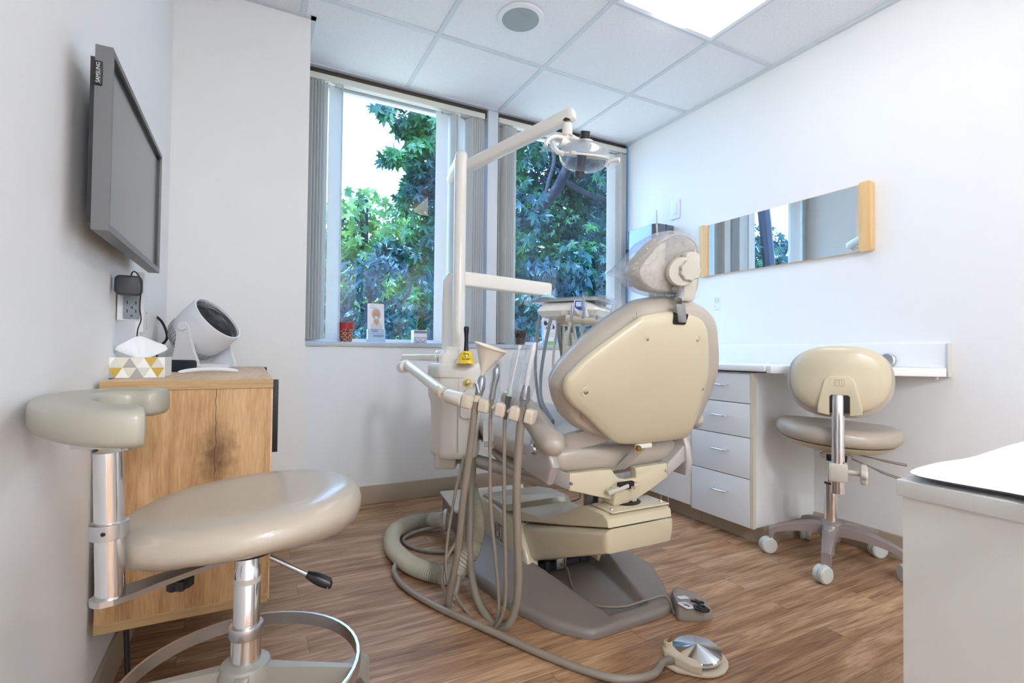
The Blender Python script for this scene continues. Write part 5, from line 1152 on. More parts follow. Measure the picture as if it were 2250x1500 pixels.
# support arm from the chair, under the unit
cp0, cp1, cp2 = D(1032, 1008, UD), D(1110, 1030, UD - .13), D(1190, 1052, UD - .26)
tube('support_arm', [D(1000, 1004, UD + .05), cp0, cp1, cp2, D(1262, 1060, 1.78), D(1330, 1062, 1.72)], .032, 'grey', du, 20, 4, .8)
# assistant arm: back-left elbow, silver tube, joint
ea = D(885, 787, UD + .12)
ha = D(960, 782, UD + .02)
hexa('swing_arm', [D(883, 791, UD + .16) - Z * .001, D(960, 793, UD) , D(972, 790, UD + .07), D(883, 790, UD + .19), D(882, 780, UD + .16), D(955, 778, UD), D(972, 777, UD + .07), D(884, 778, UD + .19)], 'unit', du, .005)
el = D(889, 798, UD + .13)
tube('elbow_pin', [el + Z * .016, el - Z * .012], .018, 'unit', du, 18)
tube('elbow_joint', [D(884, 806, UD + .15), D(893, 804, UD + .05)], .027, 'unit', du, 22)
tb0, tb1 = D(896, 802, UD + .06), D(968, 858, 1.72)
tube('silver_arm', [tb0, tb1], [.020, .0195], 'unit', du, 26)
tube('arm_end_cap', [tb1, tb1.lerp(D(975, 864, 1.69), 1)], [.0225, .020], 'unitd', du, 24)
tube('arm_pin', [tb1, D(985, 868, 1.66)], .009, 'chromed', du, 14)
hb0, hb1, hb2 = D(980, 868, 1.655), D(1018, 879, 1.62), D(1040, 884, 1.605)
tube('holder_joint', [hb0, hb0.lerp(hb1, .12), hb1], [.017, .0235, .0245], 'unit', du, 24)
# instrument holder: a row of faceted blocks with gaps
HBL = [(1018, 879, 1042, 885, 1.62, 1.605), (1055, 888, 1078, 894, 1.598, 1.583), (1092, 897, 1113, 903, 1.575, 1.562), (1123, 905, 1145, 911, 1.556, 1.542), (1156, 912, 1176, 918, 1.536, 1.524)]
hd = tube('holder_bar', [hb1, D(1160, 912, 1.535)], .009, 'unitd', du, 12)
for (a, b_, c_, d_, e_, f_) in HBL:
    A_, B_ = D(a, b_, e_), D(c_, d_, f_); t_ = (B_ - A_).normalized(); n1 = t_.cross(Z).normalized(); n2 = n1.cross(t_).normalized(); rg_ = []
    for f2, s_ in ((0, .62), (.10, .95), (.16, 1), (.84, 1), (.90, .95), (1.0, .62)):
        c0_ = A_.lerp(B_, f2); rg_.append([c0_ + (n1 * x + n2 * y_) * s_ for x, y_ in rrect(.044, .044, .010, 3)])
    loft('holder_block', rg_, 'unitd', hd, ang=25)


# ---- dental light on its arm
L0, L1 = D(994, 382, 2.42), D(1252, 254, 2.06)
dl = thing('dental_light', 'overhead dental light with handles hanging from a long cream arm', 'dental light', L1)
def beam(name, a, b_, w_, h_, mt_, parent, r=.010, ends=(0, 0)):
    t_ = (b_ - a).normalized(); n1 = t_.cross(Z).normalized(); n2 = n1.cross(t_).normalized(); rg_ = []
    for f2, s_ in ((0, .7), (.012, .94), (.03, 1), (.97, 1), (.988, .94), (1.0, .7)):
        c0_ = a.lerp(b_, f2); rg_.append([c0_ + (n1 * x + n2 * y_) * s_ for x, y_ in rrect(w_, h_, r, 4)])
    return loft(name, rg_, mt_, parent, ang=35)
beam('light_arm', L0, L1 + (L1 - L0).normalized() * .02, .052, .056, 'unit', dl, .018)
tube('elbow_pin', [L0 + (L1 - L0) * .03 - Z * .01, D(993, 394, 2.38)], .012, 'chromed', dl, 14)
lj = D(1249, 262, 2.06)
lathe('pivot_socket', [(.020, .004), (.022, -.006), (.016, -.010)], 'dgrey', dl, Matrix.Translation(D(1247, 263, 2.06)), 20)
tube('pivot_pin', [D(1248, 258, 2.06), D(1247, 276, 2.06)], .0105, 'chrome', dl, 16)
tube('pivot_sleeve', [D(1247, 272, 2.06), D(1247, 276, 2.06), D(1246, 299, 2.06)], [.018, .0205, .0215], 'unit', dl, 22)
tube('yoke', [D(1246, 298, 2.06), D(1240, 306, 2.06), D(1222, 302, 2.04), D(1212, 308, 2.02), D(1216, 322, 2.0), D(1226, 334, 1.99), D(1238, 338, 1.985)], [.020, .016, .0115, .0105, .0105, .0105, .010], 'unit', dl, 16, 0)
tube('yoke', [D(1244, 299, 2.06), D(1262, 306, 2.10), D(1285, 318, 2.14), D(1300, 330, 2.15)], [.018, .014, .011, .010], 'unit', dl, 16, 4)
tube('yoke_joint', [D(1232, 312, 2.04), D(1252, 322, 2.05)], .020, 'unit', dl, 22, 0)
tube('handle', [D(1198, 321, 1.96), D(1202, 310, 1.97), D(1212, 302, 1.99), D(1226, 300, 2.02), D(1240, 306, 2.04)], .0085, 'unit', dl, 14, 4, 1, 0)
tube('handle', [D(1330, 366, 2.13), D(1338, 356, 2.12), D(1350, 352, 2.11), D(1361, 351, 2.10)], [.009, .0085, .0085, .011], 'unit', dl, 14, 0)
# head: frame aligned with the long ellipse axis in the picture
hc = D(1283, 342, 2.06)
hx = (D(1336, 352, 2.10) - D(1226, 338, 2.0)).normalized(); hz_ = (Z * .93 - FH * .2 + RH * .28).normalized(); hz_ = (hz_ - hx * hz_.dot(hx)).normalized(); hy = hz_.cross(hx)
fL = Matrix((hx, hy, hz_)).transposed().to_4x4(); fL.translation = hc
ell = [(.108 * math.copysign(abs(math.cos(a)) ** .9, math.cos(a)), .074 * math.sin(a)) for a in [2 * PI * k / 24 for k in range(24)]]
pillow('reflector_hood', ell, [(1.0, .0), (1.02, .006), (.99, .012), (.86, .030), (.66, .044), (.42, .056), (.20, .063), (0, .064)], 'hood', dl, fL, n=2, ang=60)
pillow('front_shield', ell, [(1.0, .0), (1.0, -.012), (.95, -.030), (.82, -.048), (.62, -.060), (.3, -.068), (0, -.070)], 'shield', dl, fL, n=2, ang=60)
rim_ = cr([(*p, 0) for p in ell], 2, True); tube('head_rim', [fL @ p for p in rim_] + [fL @ rim_[0]], .0042, 'plastw', dl, 8)
lathe('heat_cap', [(.030, .056), (.030, .060), (.022, .064), (0, .066)], 'plastw', dl, fL, 24)
lathe('black_cap', [(.019, .058), (.020, .064), (.0195, .092), (.0, .094)], 'black', dl, fL @ Matrix.Translation((-.006, 0, 0)), 28)
lathe('lamp_tube', [(.0, .012), (.021, .012), (.019, -.05), (.021, -.052), (.018, -.056), (.021, -.062), (.0215, -.086), (.018, -.089), (0, -.087)], 'dgrey', dl, fL @ Matrix.Translation((-.010, 0, 0)), 28)
lathe('lamp_reflector', [(.0, .02), (.035, .016), (.052, .0), (.05, -.002), (.0, .004)], 'bamboo', dl, fL @ Matrix.Translation((.035, .012, 0)), 24)
for xx in (-.085, .072): box('lens_clip', (xx - .012, -.062, -.006), (xx + .012, -.046, .008), 'unitd', dl, .003, 2, fL)
tag(loft('handle_sleeve', [[p + o_ for o_ in (V((0, 0, 0)), RH * .004, RH * .004 - Z * h_, -Z * h_)] for p, h_ in ((D(1184, 332, 1.95), .004), (D(1198, 316, 1.95), .030), (D(1214, 310, 1.98), .045), (D(1222, 318, 2.0), .03))], 'film', None), 'clear plastic sleeve on the left handle of the dental light', 'plastic sleeve')
tag(loft('handle_sleeve', [[p + o_ for o_ in (V((0, 0, 0)), RH * .004, RH * .004 - Z * h_, -Z * h_)] for p, h_ in ((D(1336, 360, 2.09), .014), (D(1346, 358, 2.09), .030), (D(1356, 356, 2.08), .018), (D(1364, 349, 2.08), .010))], 'film', None), 'clear plastic sleeve on the right handle of the dental light', 'plastic sleeve')

# ---- tray arm and delivery head
T0, T1 = D(1010, 612, 2.14), D(1208, 638, 2.34)
tr_ = thing('instrument_tray_unit', 'cream instrument delivery head on an arm in front of the right window', 'delivery unit', D(1250, 690, 2.3))
beam('tray_arm', T0, T1, .050, .062, 'unit', tr_, .008)
for (u, v, d_) in ((1019, 612, 2.115), (1199, 646, 2.30)): lathe('screw', [(0, .003), (.004, .003), (.005, 0)], 'chromed', tr_, frame(D(u, v, d_ - .0), RH, Z), 12)
tube('arm_pad', [D(1014, 628, 2.12), D(1017, 652, 2.12)], [.014, .012], 'unit', tr_, 16, 0, 1)
tube('tray_pivot', [D(1195, 640, 2.33), D(1195, 662, 2.33)], .011, 'plastw', tr_, 14)
HD = 2.28
hh0 = D(1250, 680, HD)
dirx = (D(1320, 700, 2.20) - D(1185, 680, 2.34)); dirx.z = 0; dirx.normalize()
fD_ = frame(D(1262, 682, 2.26), dirx, Z.cross(dirx))
def DL(x, y_, z): return fD_ @ V((x, y_, z))
pts8 = lambda x0, x1, y0_, y1_, z: [(x0, y0_, z), (x1, y0_, z), (x1, y1_, z), (x0, y1_, z)]
def sect2(x0, x1, y0_, y1_, z, r=.02): return [DL((x0 + x1) / 2 + a, (y0_ + y1_) / 2 + b_, z) for a, b_ in rrect(x1 - x0, y1_ - y0_, r, 4)]
loft('head_body', [sect2(-.115, .060, -.01, .22, -.040, .015), sect2(-.145, .115, -.055, .24, -.028), sect2(-.158, .130, -.07, .25, -.004), sect2(-.158, .128, -.065, .25, .006), sect2(-.150, .085, -.03, .24, .030), sect2(-.145, .070, -.02, .23, .036)], 'unit', tr_, ang=30)
loft('head_base', [sect2(-.10, .02, .0, .16, -.062, .02), sect2(-.10, .03, .0, .17, -.038, .02)], 'unitd', tr_, ang=30)
tube('holder_rail', [D(1245, 700, 2.13), D(1246, 700, 2.13), D(1305, 708, 2.06), D(1340, 716, 2.02)], .0165, 'unitd', tr_, 18, 0, 1, 0)
boxes('rail_bracket', [((-.02, -.11, -.03), (.0, -.04, -.01)), ((.055, -.11, -.03), (.085, -.04, -.01))], 'unitd', tr_, .003, fD_)
fcp = frame(D(1273, 672, 2.12), (RH * .9 - FH * .1), (Z * .92 + FH * .38))
cpn = prism('control_panel', [(-.022, .03), (.018, .03), (.022, .0), (.035, -.025), (.04, -.05), (.01, -.05), (-.01, -.035), (-.024, -.012)], -.010, 0, 'unit', tr_, fcp, bev=.002)
prism('panel_print', [(-.018, .026), (.014, .026), (.016, .0), (.026, -.018), (.012, -.022), (-.004, -.018), (-.020, -.006)], 0, .0006, 'lcd', cpn, fcp)
prism('panel_display', rrect(.022, .022, .001, cx=-.003, cy=.008), .0006, .0011, 'lcdw', cpn, fcp)
# covered tray on top, mask
ty = thing('instrument_tray', 'metal tray wrapped in clear film on top of the delivery head', 'tray', DL(-.03, .1, .04))
loft('tray', [sect2(-.20, .12, -.03, .21, .0405, .02), sect2(-.215, .135, -.04, .22, .052, .02), sect2(-.21, .13, -.036, .215, .052, .02), sect2(-.196, .116, -.026, .206, .043, .02)], 'chromed', ty, ang=30)
loft('film_wrap', [sect2(-.17, .10, -.02, .20, .0395, .02), sect2(-.225, .15, -.045, .225, .050, .01), sect2(-.23, .155, -.04, .22, .058, .01), sect2(-.15, .1, -.0, .18, .058, .02)], 'film', ty, ang=15)
for k, (u, v) in enumerate(((1166, 664), (1312, 664))): lathe('film_twist', [(.002, -.01), (.016, .0), (.020, .010), (.014, .022), (.018, .03)], 'film', ty, Matrix.Translation(D(u, v, 2.34 - .14 * k)) @ Matrix.Rotation(PI / 2 * (1 if k else -1), 4, 'Y') @ Matrix.Rotation(.4, 4, 'X'), 14, lobes=5, la=.15)
mk = pillow('face_mask', [(x * .034, y_ * .04) for x, y_ in ((1, 0), (.8, .7), (0, 1), (-.8, .7), (-1, 0), (-.8, -.8), (0, -1), (.8, -.8))], [(1, 0), (.98, .003), (.8, .012), (.5, .017), (0, .018)], 'bagblue', None, frame(DL(-.135, .0, .0605), dirx, FH), n=4)
tag(mk, 'crumpled pale blue paper mask lying on the wrapped tray', 'mask')

# ---- bell and funnel
bl = thing('hand_bell', 'yellow hand bell with a black handle standing on the dental unit', 'bell', D(1024, 794, 1.985))
bp0 = D(1024, 794, 1.985); bp0.z = ztop + .0005
lathe('bell', [(.0, .003), (.034, .003), (.040, .0), (.041, .001), (.036, .010), (.030, .022), (.0275, .034), (.026, .042), (.020, .049), (.006, .051), (0, .051)], 'yellow', bl, Matrix.Translation(bp0), 40)
lathe('handle', [(.0105, .050), (.0095, .056), (.0085, .070), (.0075, .095), (.0085, .115), (.0105, .132), (.0105, .141), (.008, .146), (0, .147)], 'black', bl, Matrix.Translation(bp0), 28)
for i, (tx, sz, zz_) in enumerate((('Ring', .0125, .0385), ('for a', .0085, .0285), ('Smile!', .0135, .0185))):
    rr_ = (.0275, .0295, .0325)[i]; vdir = (C - bp0); vdir.z = 0; vdir.normalize(); e1_ = Z.cross(vdir)
    ob = text('lettering', tx, sz, frame((0, 0, 0), X, Y), 'ink', bl)
    for v in ob.data.vertices:
        a_ = v.co.x / rr_; r2 = rr_ + .0006 + (.012 * (-v.co.y) if 0 else 0) - (v.co.y * .22); v.co = bp0 + (vdir * math.cos(a_) + e1_ * math.sin(a_)) * r2 + Z * (zz_ + v.co.y)
def axm(a, b_):
    z_ = (b_ - a).normalized(); x_ = z_.cross(Y).normalized(); mm = Matrix((x_, z_.cross(x_), z_)).transposed().to_4x4(); mm.translation = a; return mm
fu0, fu1 = D(1059, 825, 1.605), D(1074, 764, 1.60)
fun = thing('funnel', 'cream plastic funnel stuck in the leftmost suction handpiece', 'funnel', fu0)
fl = (fu1 - fu0).length
lathe('cone', [(.0065, -.006), (.007, .010), (.052, fl * 1.03), (.0565, fl * 1.035), (.0565, fl * 1.06), (.053, fl * 1.06), (.006, .012), (.005, -.006)], 'funnel', fun, axm(fu0, D(1079, 764, 1.60)), 48)

# ---- instruments with hoses: each a thing
def instrument(label, parts, hose, hr, anchor):
    t_ = thing('suction_handpiece', label, 'handpiece', anchor, 'handpieces in the assistant holder')
    for nm, pth, rad, mt_, fl_ in parts: tube(nm, pth, rad, mt_, t_, 20, 0, fl_)
    tube('hose', hose, hr, 'hose', t_, 14, 7)
    return t_
uu = D(1026, 1003, 2.05)
i1 = instrument('thick grey suction handpiece under the cream funnel, leftmost in the holder',
    [('body', [D(1060, 826, 1.605), D(1059, 832, 1.603), D(1056, 852, 1.60), D(1050, 870, 1.60)], [.0085, .0125, .0145, .0115], 'metalg', 1), ('collar', [D(1050, 868, 1.60), D(1047, 882, 1.60)], [.0125, .012], 'unitd', 1), ('valve_knob', [D(1047, 842, 1.59), D(1052, 862, 1.59)], [.006, .0085], 'metalg', 1), ('hose_cuff', [D(1047, 882, 1.60), D(1043, 905, 1.60)], [.0125, .0115], 'hose', 1)],
    [D(1044, 895, 1.60), D(1036, 960, 1.61), D(1026, 1040, 1.62), D(1016, 1110, 1.63), D(1005, 1216, 1.66), D(990, 1290, 1.70), D(984, 1328, 1.73), D(992, 1332, 1.78), D(1003, 1290, 1.82), D(1022, 1190, 1.88), D(1030, 1100, 1.94), D(1034, 1050, 1.98), uu], .0115, D(1050, 870, 1.6))
i2 = instrument('slim three-way syringe in a clear sleeve, second in the holder',
    [('body', [D(1093, 806, 1.575), D(1091, 812, 1.575), D(1090, 830, 1.575), D(1085, 850, 1.575), D(1081, 876, 1.575)], [.006, .011, .0105, .009, .0095], 'metalg', 1), ('tip', [D(1094, 800, 1.57), D(1093, 808, 1.575)], .005, 'chrome', 1), ('stem', [D(1081, 876, 1.575), D(1078, 905, 1.58)], [.0075, .0055], 'hose', 1)],
    [D(1078, 900, 1.58), D(1077, 960, 1.58), D(1078, 1107, 1.585), D(1090, 1240, 1.6), D(1096, 1320, 1.61), D(1093, 1362, 1.615), D(1076, 1374, 1.63), D(1045, 1362, 1.67), D(1005, 1315, 1.74), D(981, 1262, 1.80), D(984, 1180, 1.85), D(1003, 1070, 1.90), D(1018, 1010, 1.98), uu + V((-.015, 0, 0))], .0055, D(1090, 850, 1.57))
i3 = instrument('thin saliva ejector with a dark valve in a clear sleeve, third in the holder',
    [('tip', [D(1141, 762, 1.555), D(1134, 800, 1.555), D(1122, 852, 1.56)], .0035, 'plastw', 1), ('tip_end', [D(1142, 758, 1.555), D(1141, 766, 1.555)], .0055, 'plastw', 1), ('body', [D(1121, 851, 1.56), D(1120, 862, 1.56), D(1118, 871, 1.56)], [.007, .0085, .0085], 'green2', 1), ('valve', [D(1118, 870, 1.56), D(1113, 898, 1.56), D(1109, 925, 1.56)], [.0095, .0085, .005], 'dgrey', 1)],
    [D(1109, 920, 1.56), D(1108, 990, 1.56), D(1108, 1107, 1.565), D(1111, 1240, 1.58), D(1110, 1320, 1.59), D(1098, 1364, 1.60), D(1074, 1382, 1.62), D(1023, 1355, 1.70), D(985, 1318, 1.76), D(971, 1270, 1.80), D(982, 1225, 1.84), D(1005, 1180, 1.88), D(1016, 1090, 1.94), uu + V((.015, 0, 0))], .0058, D(1120, 870, 1.56))
i4 = instrument('large suction handpiece with a white tip in a clear sleeve, rightmost in the holder',
    [('tip', [D(1176, 752, 1.53), D(1172, 764, 1.53), D(1163, 810, 1.535), D(1156, 850, 1.54)], [.004, .0085, .0088, .0088], 'plastw', 1), ('body', [D(1157, 846, 1.54), D(1156, 856, 1.54), D(1153, 878, 1.54), D(1149, 892, 1.54)], [.010, .0145, .0165, .009], 'metalg', .8), ('thumb_button', [D(1153, 875, 1.522), D(1152, 879, 1.520)], [.008, .006], 'chromed', 1), ('hose_cuff', [D(1149, 892, 1.54), D(1146, 925, 1.54)], [.0125, .0135], 'hose', 1)],
    [D(1146, 915, 1.54), D(1140, 980, 1.545), D(1135, 1070, 1.55), D(1137, 1180, 1.57), D(1139, 1280, 1.58), D(1130, 1345, 1.59), D(1108, 1380, 1.60), D(1075, 1362, 1.66), D(1045, 1305, 1.74), D(1033, 1220, 1.82), D(1034, 1120, 1.90), D(1038, 1050, 1.97), uu + V((.03, 0, .0))], .0128, D(1150, 880, 1.54))
def sleeve(label, top, bot, w0, w1, w2, mt_='film', d0=0):
    n = 14; rg_ = []
    rnd = random.Random(len(label))
    for i in range(n + 1):
        f_ = i / n; p = top.lerp(bot, f_); w_ = (w0 + (w1 - w0) * min(1, f_ / .6)) if f_ < .6 else (w1 + (w2 - w1) * (f_ - .6) / .4); th = .0035 + .012 * math.sin(PI * min(1, f_ * .9 + .05))
        ph = rnd.uniform(-.4, .4); ring = []
        for q in range(16):
            a = 2 * PI * q / 16; k_ = 1 + .10 * math.sin(3 * a + ph + i); ring.append(p + RH * (math.cos(a) * w_ * k_ + .002 * math.sin(i * 1.7)) + FH * (math.sin(a) * th * k_ * (1.5 if f_ > .75 else 1)))
        rg_.append(ring)
    o = loft('instrument_sleeve', rg_, mt_, None, ang=25, cap=False)
    return tag(o, label, 'plastic sleeve', 'clear sleeves over the instruments')
sleeve('clear plastic sleeve over the three-way syringe, second in the holder', D(1094, 792, 1.575), D(1079, 918, 1.575), .010, .019, .006)
sleeve('tall clear sleeve over the saliva ejector, third in the holder', D(1144, 755, 1.555), D(1110, 944, 1.555), .022, .017, .006)
sleeve('tallest clear sleeve, over the white suction tip at the right', D(1176, 740, 1.53), D(1148, 925, 1.54), .023, .020, .015)
# ---- handpieces on the tray head
def tool(label, pth, rad, hose, hr, hm, mt_='metalg'):
    t_ = thing('handpiece', label, 'handpiece', pth[0], 'handpieces on the delivery head')
    tube('body', pth, rad, mt_, t_, 14, 0); tube('hose', hose, hr, hm, t_, 10, 6); return t_
tool('bare metal handpiece leftmost on the delivery head rail', [D(1257, 668, 2.10), D(1258, 678, 2.10), D(1255, 700, 2.10), D(1252, 712, 2.10)], [.003, .0075, .006, .003], [D(1253, 708, 2.10), D(1247, 740, 2.1), D(1240, 790, 2.1), D(1230, 850, 2.12), D(1224, 900, 2.2), D(1215, 800, 2.28), D(1225, 712, 2.3)], .006, 'unitd')
tool('handpiece in a tall clear sleeve in the middle of the delivery head rail', [D(1282, 652, 2.08), D(1283, 684, 2.08), D(1281, 708, 2.08), D(1278, 720, 2.08)], [.005, .0055, .008, .004], [D(1279, 716, 2.08), D(1278, 760, 2.08), D(1277, 820, 2.1), D(1262, 900, 2.15), D(1240, 830, 2.25), D(1238, 712, 2.28)], .006, 'unitd')
tool('short dark metal handpiece right of the middle on the rail', [D(1313, 692, 2.05), D(1311, 702, 2.05), D(1309, 716, 2.05)], [.003, .006, .004], [D(1309, 714, 2.05), D(1306, 760, 2.06), D(1300, 830, 2.1), D(1270, 880, 2.2), D(1250, 712, 2.28)], .005, 'hoseg', 'zinc')
tool('white syringe in a clear sleeve rising behind the chair back, rightmost on the rail', [D(1348, 668, 2.0), D(1342, 690, 2.0), D(1336, 712, 2.0)], [.004, .006, .007], [D(1336, 710, 2.0), D(1330, 760, 2.02), D(1320, 830, 2.1), D(1290, 880, 2.2), D(1260, 712, 2.28)], .006, 'unitd', 'plastw')
s_1 = sleeve('clear sleeve standing up from the middle handpiece of the delivery head', D(1285, 640, 2.08), D(1279, 730, 2.08), .011, .010, .012)
s_2 = sleeve('crumpled clear sleeve beside the top of the chair back', D(1352, 655, 2.0), D(1332, 716, 2.0), .020, .022, .02)
tag(tubes('umbilical_hoses', [([D(1188, 696, 2.3), D(1182, 720, 2.3), D(1178, 760, 2.3), D(1177, 830, 2.3), D(1190, 900, 2.2), D(1215, 930, 2.1)], .007)], 'hose', None, 10, 6), 'taupe hose hanging from the left of the delivery head', 'hose')
tag(tubes('grey_hose', [([D(1211, 698, 2.24), D(1206, 720, 2.24), D(1196, 770, 2.24), D(1188, 830, 2.2), D(1190, 880, 2.1), D(1215, 925, 2.0)], .008)], 'hoseg', None, 10, 6), 'grey hose curving down beside the family brochure', 'hose')
tag(tubes('grey_hose', [([D(1228, 710, 2.28), D(1229, 740, 2.28), D(1236, 790, 2.28), D(1234, 840, 2.2), D(1245, 900, 2.1)], .009)], 'hoseg', None, 10, 6), 'grey hose hanging straight from the middle of the delivery head', 'hose')

# ---- striped packet at the edge of the leg rest
pk = thing('striped_packet', 'small white packet with fine black stripes, tucked between unit body and leg rest', 'packet', D(1074, 955, 1.93))
fpk = frame(D(1073, 955, 1.93), RH, Z + RH * .12)
prism('packet', rrect(.040, .105, .004), -.004, 0, 'plastw', pk, fpk)
boxes('printed_stripes', [((-.018, -.047 + .004 * k, 0), (.018, -.0455 + .004 * k, .0004)) for k in range(6)], 'pdark', pk, 0, fpk)
# ---- paper slip under the unit edge
#tag(box('black_stripe_note', (-.03, 0, -.03), (.03, .001, .03), 'paper', None, 0, 1, frame(D(1070, 935, 1.95), RH, FH) ), 'white printed slip hanging between the unit and the leg rest', 'paper') if 0 else None

# ================================================================== FLOOR THINGS
jb = thing('junction_box', 'metal utility box with a cream lid on the floor behind the hoses', 'utility box', G(1060, 1150))
jx, jy = V((G(1000, 1178) - G(965, 1165)).normalized()), None
q0 = G(966, 1166); q1 = G(1001, 1179); 
zl = D(1000, 1118, (q1 - C).dot(FW)).z
tl = [W(966, 1078, 'z', zl), W(1000, 1120, 'z', zl), W(1160, 1112, 'z', zl), W(1150, 1062, 'z', zl)]
c_ = sum(tl, V((0, 0, 0))) / 4
ca_ = [c_ + (p - c_) * .93 for p in tl]
hexa('metal_body', [V((p.x, p.y, .001)) for p in ca_] + [V((p.x, p.y, zl - .012)) for p in ca_], 'zinc', jb, .002)
hexa('lid', [V((p.x, p.y, zl - .018)) for p in tl] + [V((p.x, p.y, zl)) for p in tl], 'unitd', jb, .008)
tube('hose_collar', [D(982, 1142, 2.30), D(976, 1142, 2.30)], .048, 'knob', jb, 20)
# corrugated hose
cpth = [uu + V((-.01, .0, .0)), D(1026, 1040, 2.02), D(1038, 1090, 1.98), D(1046, 1140, 1.93), D(1040, 1190, 1.88), D(1022, 1230, 1.84)]
fl_ = [G(988, 1262, .036), G(940, 1254, .036), G(895, 1235, .036), G(862, 1200, .036), G(868, 1166, .036), G(905, 1148, .045), G(950, 1142, .055), D(978, 1141, 2.30)]
P_ = cr(cpth + fl_, 60)
# resample evenly
acc = [0]; 
for i in range(1, len(P_)): acc.append(acc[-1] + (P_[i] - P_[i - 1]).length)
Ltot = acc[-1]; step = .0017; Q = []; j = 0; s0_ = 0
while s0_ < Ltot:
    while acc[j + 1] < s0_: j += 1
    f_ = (s0_ - acc[j]) / max(1e-9, acc[j + 1] - acc[j]); Q.append(P_[j].lerp(P_[j + 1], f_)); s0_ += step
tag(tube('corrugated_hose', Q, lambda i, t: .0325 + .0034 * (1, .2, -1, .2)[i % 4] - (.012 * max(0, 1 - t * 5)), 'corr', None, 20), 'thick ribbed beige hose curving over the floor to the metal box', 'hose')
tag(tube('black_floor_cable', [G(1186, 1064, .15), G(1192, 1080, .08), G(1210, 1098, .004), G(1235, 1106, .004), G(1262, 1099, .004), G(1274, 1094, .03), G(1274, 1084, .08)], .003, 'black', None, 8, 6), 'thin black cable lying on the floor behind the patient chair', 'cable')
tag(tube('grey_floor_tube', [G(978, 1156, .04), G(920, 1166, .02), G(886, 1186, .01), G(915, 1206, .01), G(975, 1212, .01), G(1030, 1200, .02), G(1060, 1180, .06), G(1062, 1150, .10)], .008, 'hose', None, 10, 6), 'grey tube looping beside the ribbed hose on the floor', 'tube')
# rheostat pedal
rc_ = G(1536, 1440)
rp = thing('rheostat_pedal', 'round faceted chrome foot pedal on a cream plate, on the floor', 'foot pedal', rc_)
r0 = W(1531, 1435, 'z', .02); r0.z = 0
rv = (r0 - C); rv.z = 0; rv.normalize(); rh = rv.cross(Z)
fr_ = frame(r0, rh, rv)
bpts = [(.085 * math.cos(a), .085 * math.sin(a)) for a in [math.radians(k) for k in range(-70, 190, 20)]] + [(-.088, -.03), (-.088, -.065), (-.05, -.085), (.0, -.085)]
prism('base_plate', bpts, .001, .010, 'unitd', rp, fr_, bev=.003)
vv, ff_ = [], []
seg = 28
tiltM = fr_ @ Matrix.Rotation(math.radians(3), 4, 'X')
lathe('skirt', [(.052, .010), (.056, .012), (.056, .02), (.050, .022)], 'black', rp, fr_, 36)
for i, (r, z) in enumerate(((.060, .020), (.067, .022), (.068, .030), (.066, .034))):
    for k in range(seg): a = 2 * PI * k / seg; vv.append(tiltM @ V((r * math.cos(a), r * math.sin(a), z)))
vv.append(tiltM @ V((0, 0, .050))); ci = len(vv) - 1
for i in range(3):
    for k in range(seg): ff_.append((i * seg + k, i * seg + (k + 1) % seg, (i + 1) * seg + (k + 1) % seg, (i + 1) * seg + k))
for k in range(seg): ff_.append((3 * seg + k, 3 * seg + (k + 1) % seg, ci))
meshobj('faceted_disc', vv, ff_, 'chrome', rp, smooth=False)
prism('control_box', [(-.096, -.015), (-.080, -.002), (-.066, -.006), (.012, -.066), (.014, -.086), (-.014, -.086), (-.086, -.046)], .009, .034, 'unitd', rp, fr_, bev=.006)
lathe('air_valve', [(.012, .03), (.012, .048), (.009, .050), (.009, .044), (0, .044)], 'unitd', rp, fr_ @ Matrix.Translation((-.078, -.018, 0)), 20)
tube('valve_pin', [fr_ @ V((-.078, -.018, .044)), fr_ @ V((-.066, -.010, .058))], .004, 'amber', rp, 10)
hz2 = .0135
tag(tube('pedal_hose', [fr_ @ V((-.055, -.05, .02)), fr_ @ V((-.09, -.075, .016)), G(1440, 1478, hz2), G(1400, 1490, hz2), G(1330, 1486, hz2), G(1200, 1440, hz2), G(1060, 1378, hz2), G(945, 1325, hz2), G(885, 1285, hz2), G(866, 1255, hz2), G(872, 1235, .03)], .0105, 'hose', None, 16, 7), 'long grey hose snaking over the wood floor to the chrome pedal', 'hose')
# chair foot control
k0 = G(1517, 1345); kf = frame(k0, (G(1563, 1362) - G(1490, 1360)).normalized(), FH)
kx = (G(1560, 1352) - G(1480, 1320)).normalized()
kf = frame(k0, X * .94 + Y * -.10, Y)
pc = thing('chair_foot_control', 'taupe foot control with a black joystick disc beside the chair base', 'foot control', k0)
kl = [(p.x, p.y) for p in [G(1474, 1318), G(1483, 1350), G(1496, 1364), G(1558, 1364), G(1565, 1350), G(1545, 1322), G(1520, 1308), G(1482, 1303)]]
cK = V((sum(p[0] for p in kl) / 8, sum(p[1] for p in kl) / 8, 0))
def kz(p, base): return base + .016 * max(0, min(1, (1.42 - (p.x * .8 + (2.7 - p.y) * .0)) * 2.0)) 
P_ = cr([(x, y_, 0) for x, y_ in kl], 4, True)
def kring(s_, z, tp=0): return [V((cK.x + (p.x - cK.x) * s_, cK.y + (p.y - cK.y) * s_, z + (tp * (1.34 - (cK.x + (p.x - cK.x) * s_)) * .16 if tp else 0))) for p in P_]
loft('body', [kring(1.0, .001), kring(1.01, .006), kring(.99, .012), kring(.94, .030, 1), kring(.88, .036, 1), kring(.6, .037, 1), kring(0, .037, 1)], mat('foot_control_taupe', (158, 148, 136), .4), pc, ang=60)
def kt(u, v, dz=.0): p = W(u, v, 'z', .040); p.z = .0375 + (1.34 - p.x) * .16 + dz; return p
e1_ = (kt(1540, 1340) - kt(1500, 1330)).normalized(); 
ftp = lambda u, v: frame(kt(u, v), X * .99 + Z * -.15, Y)
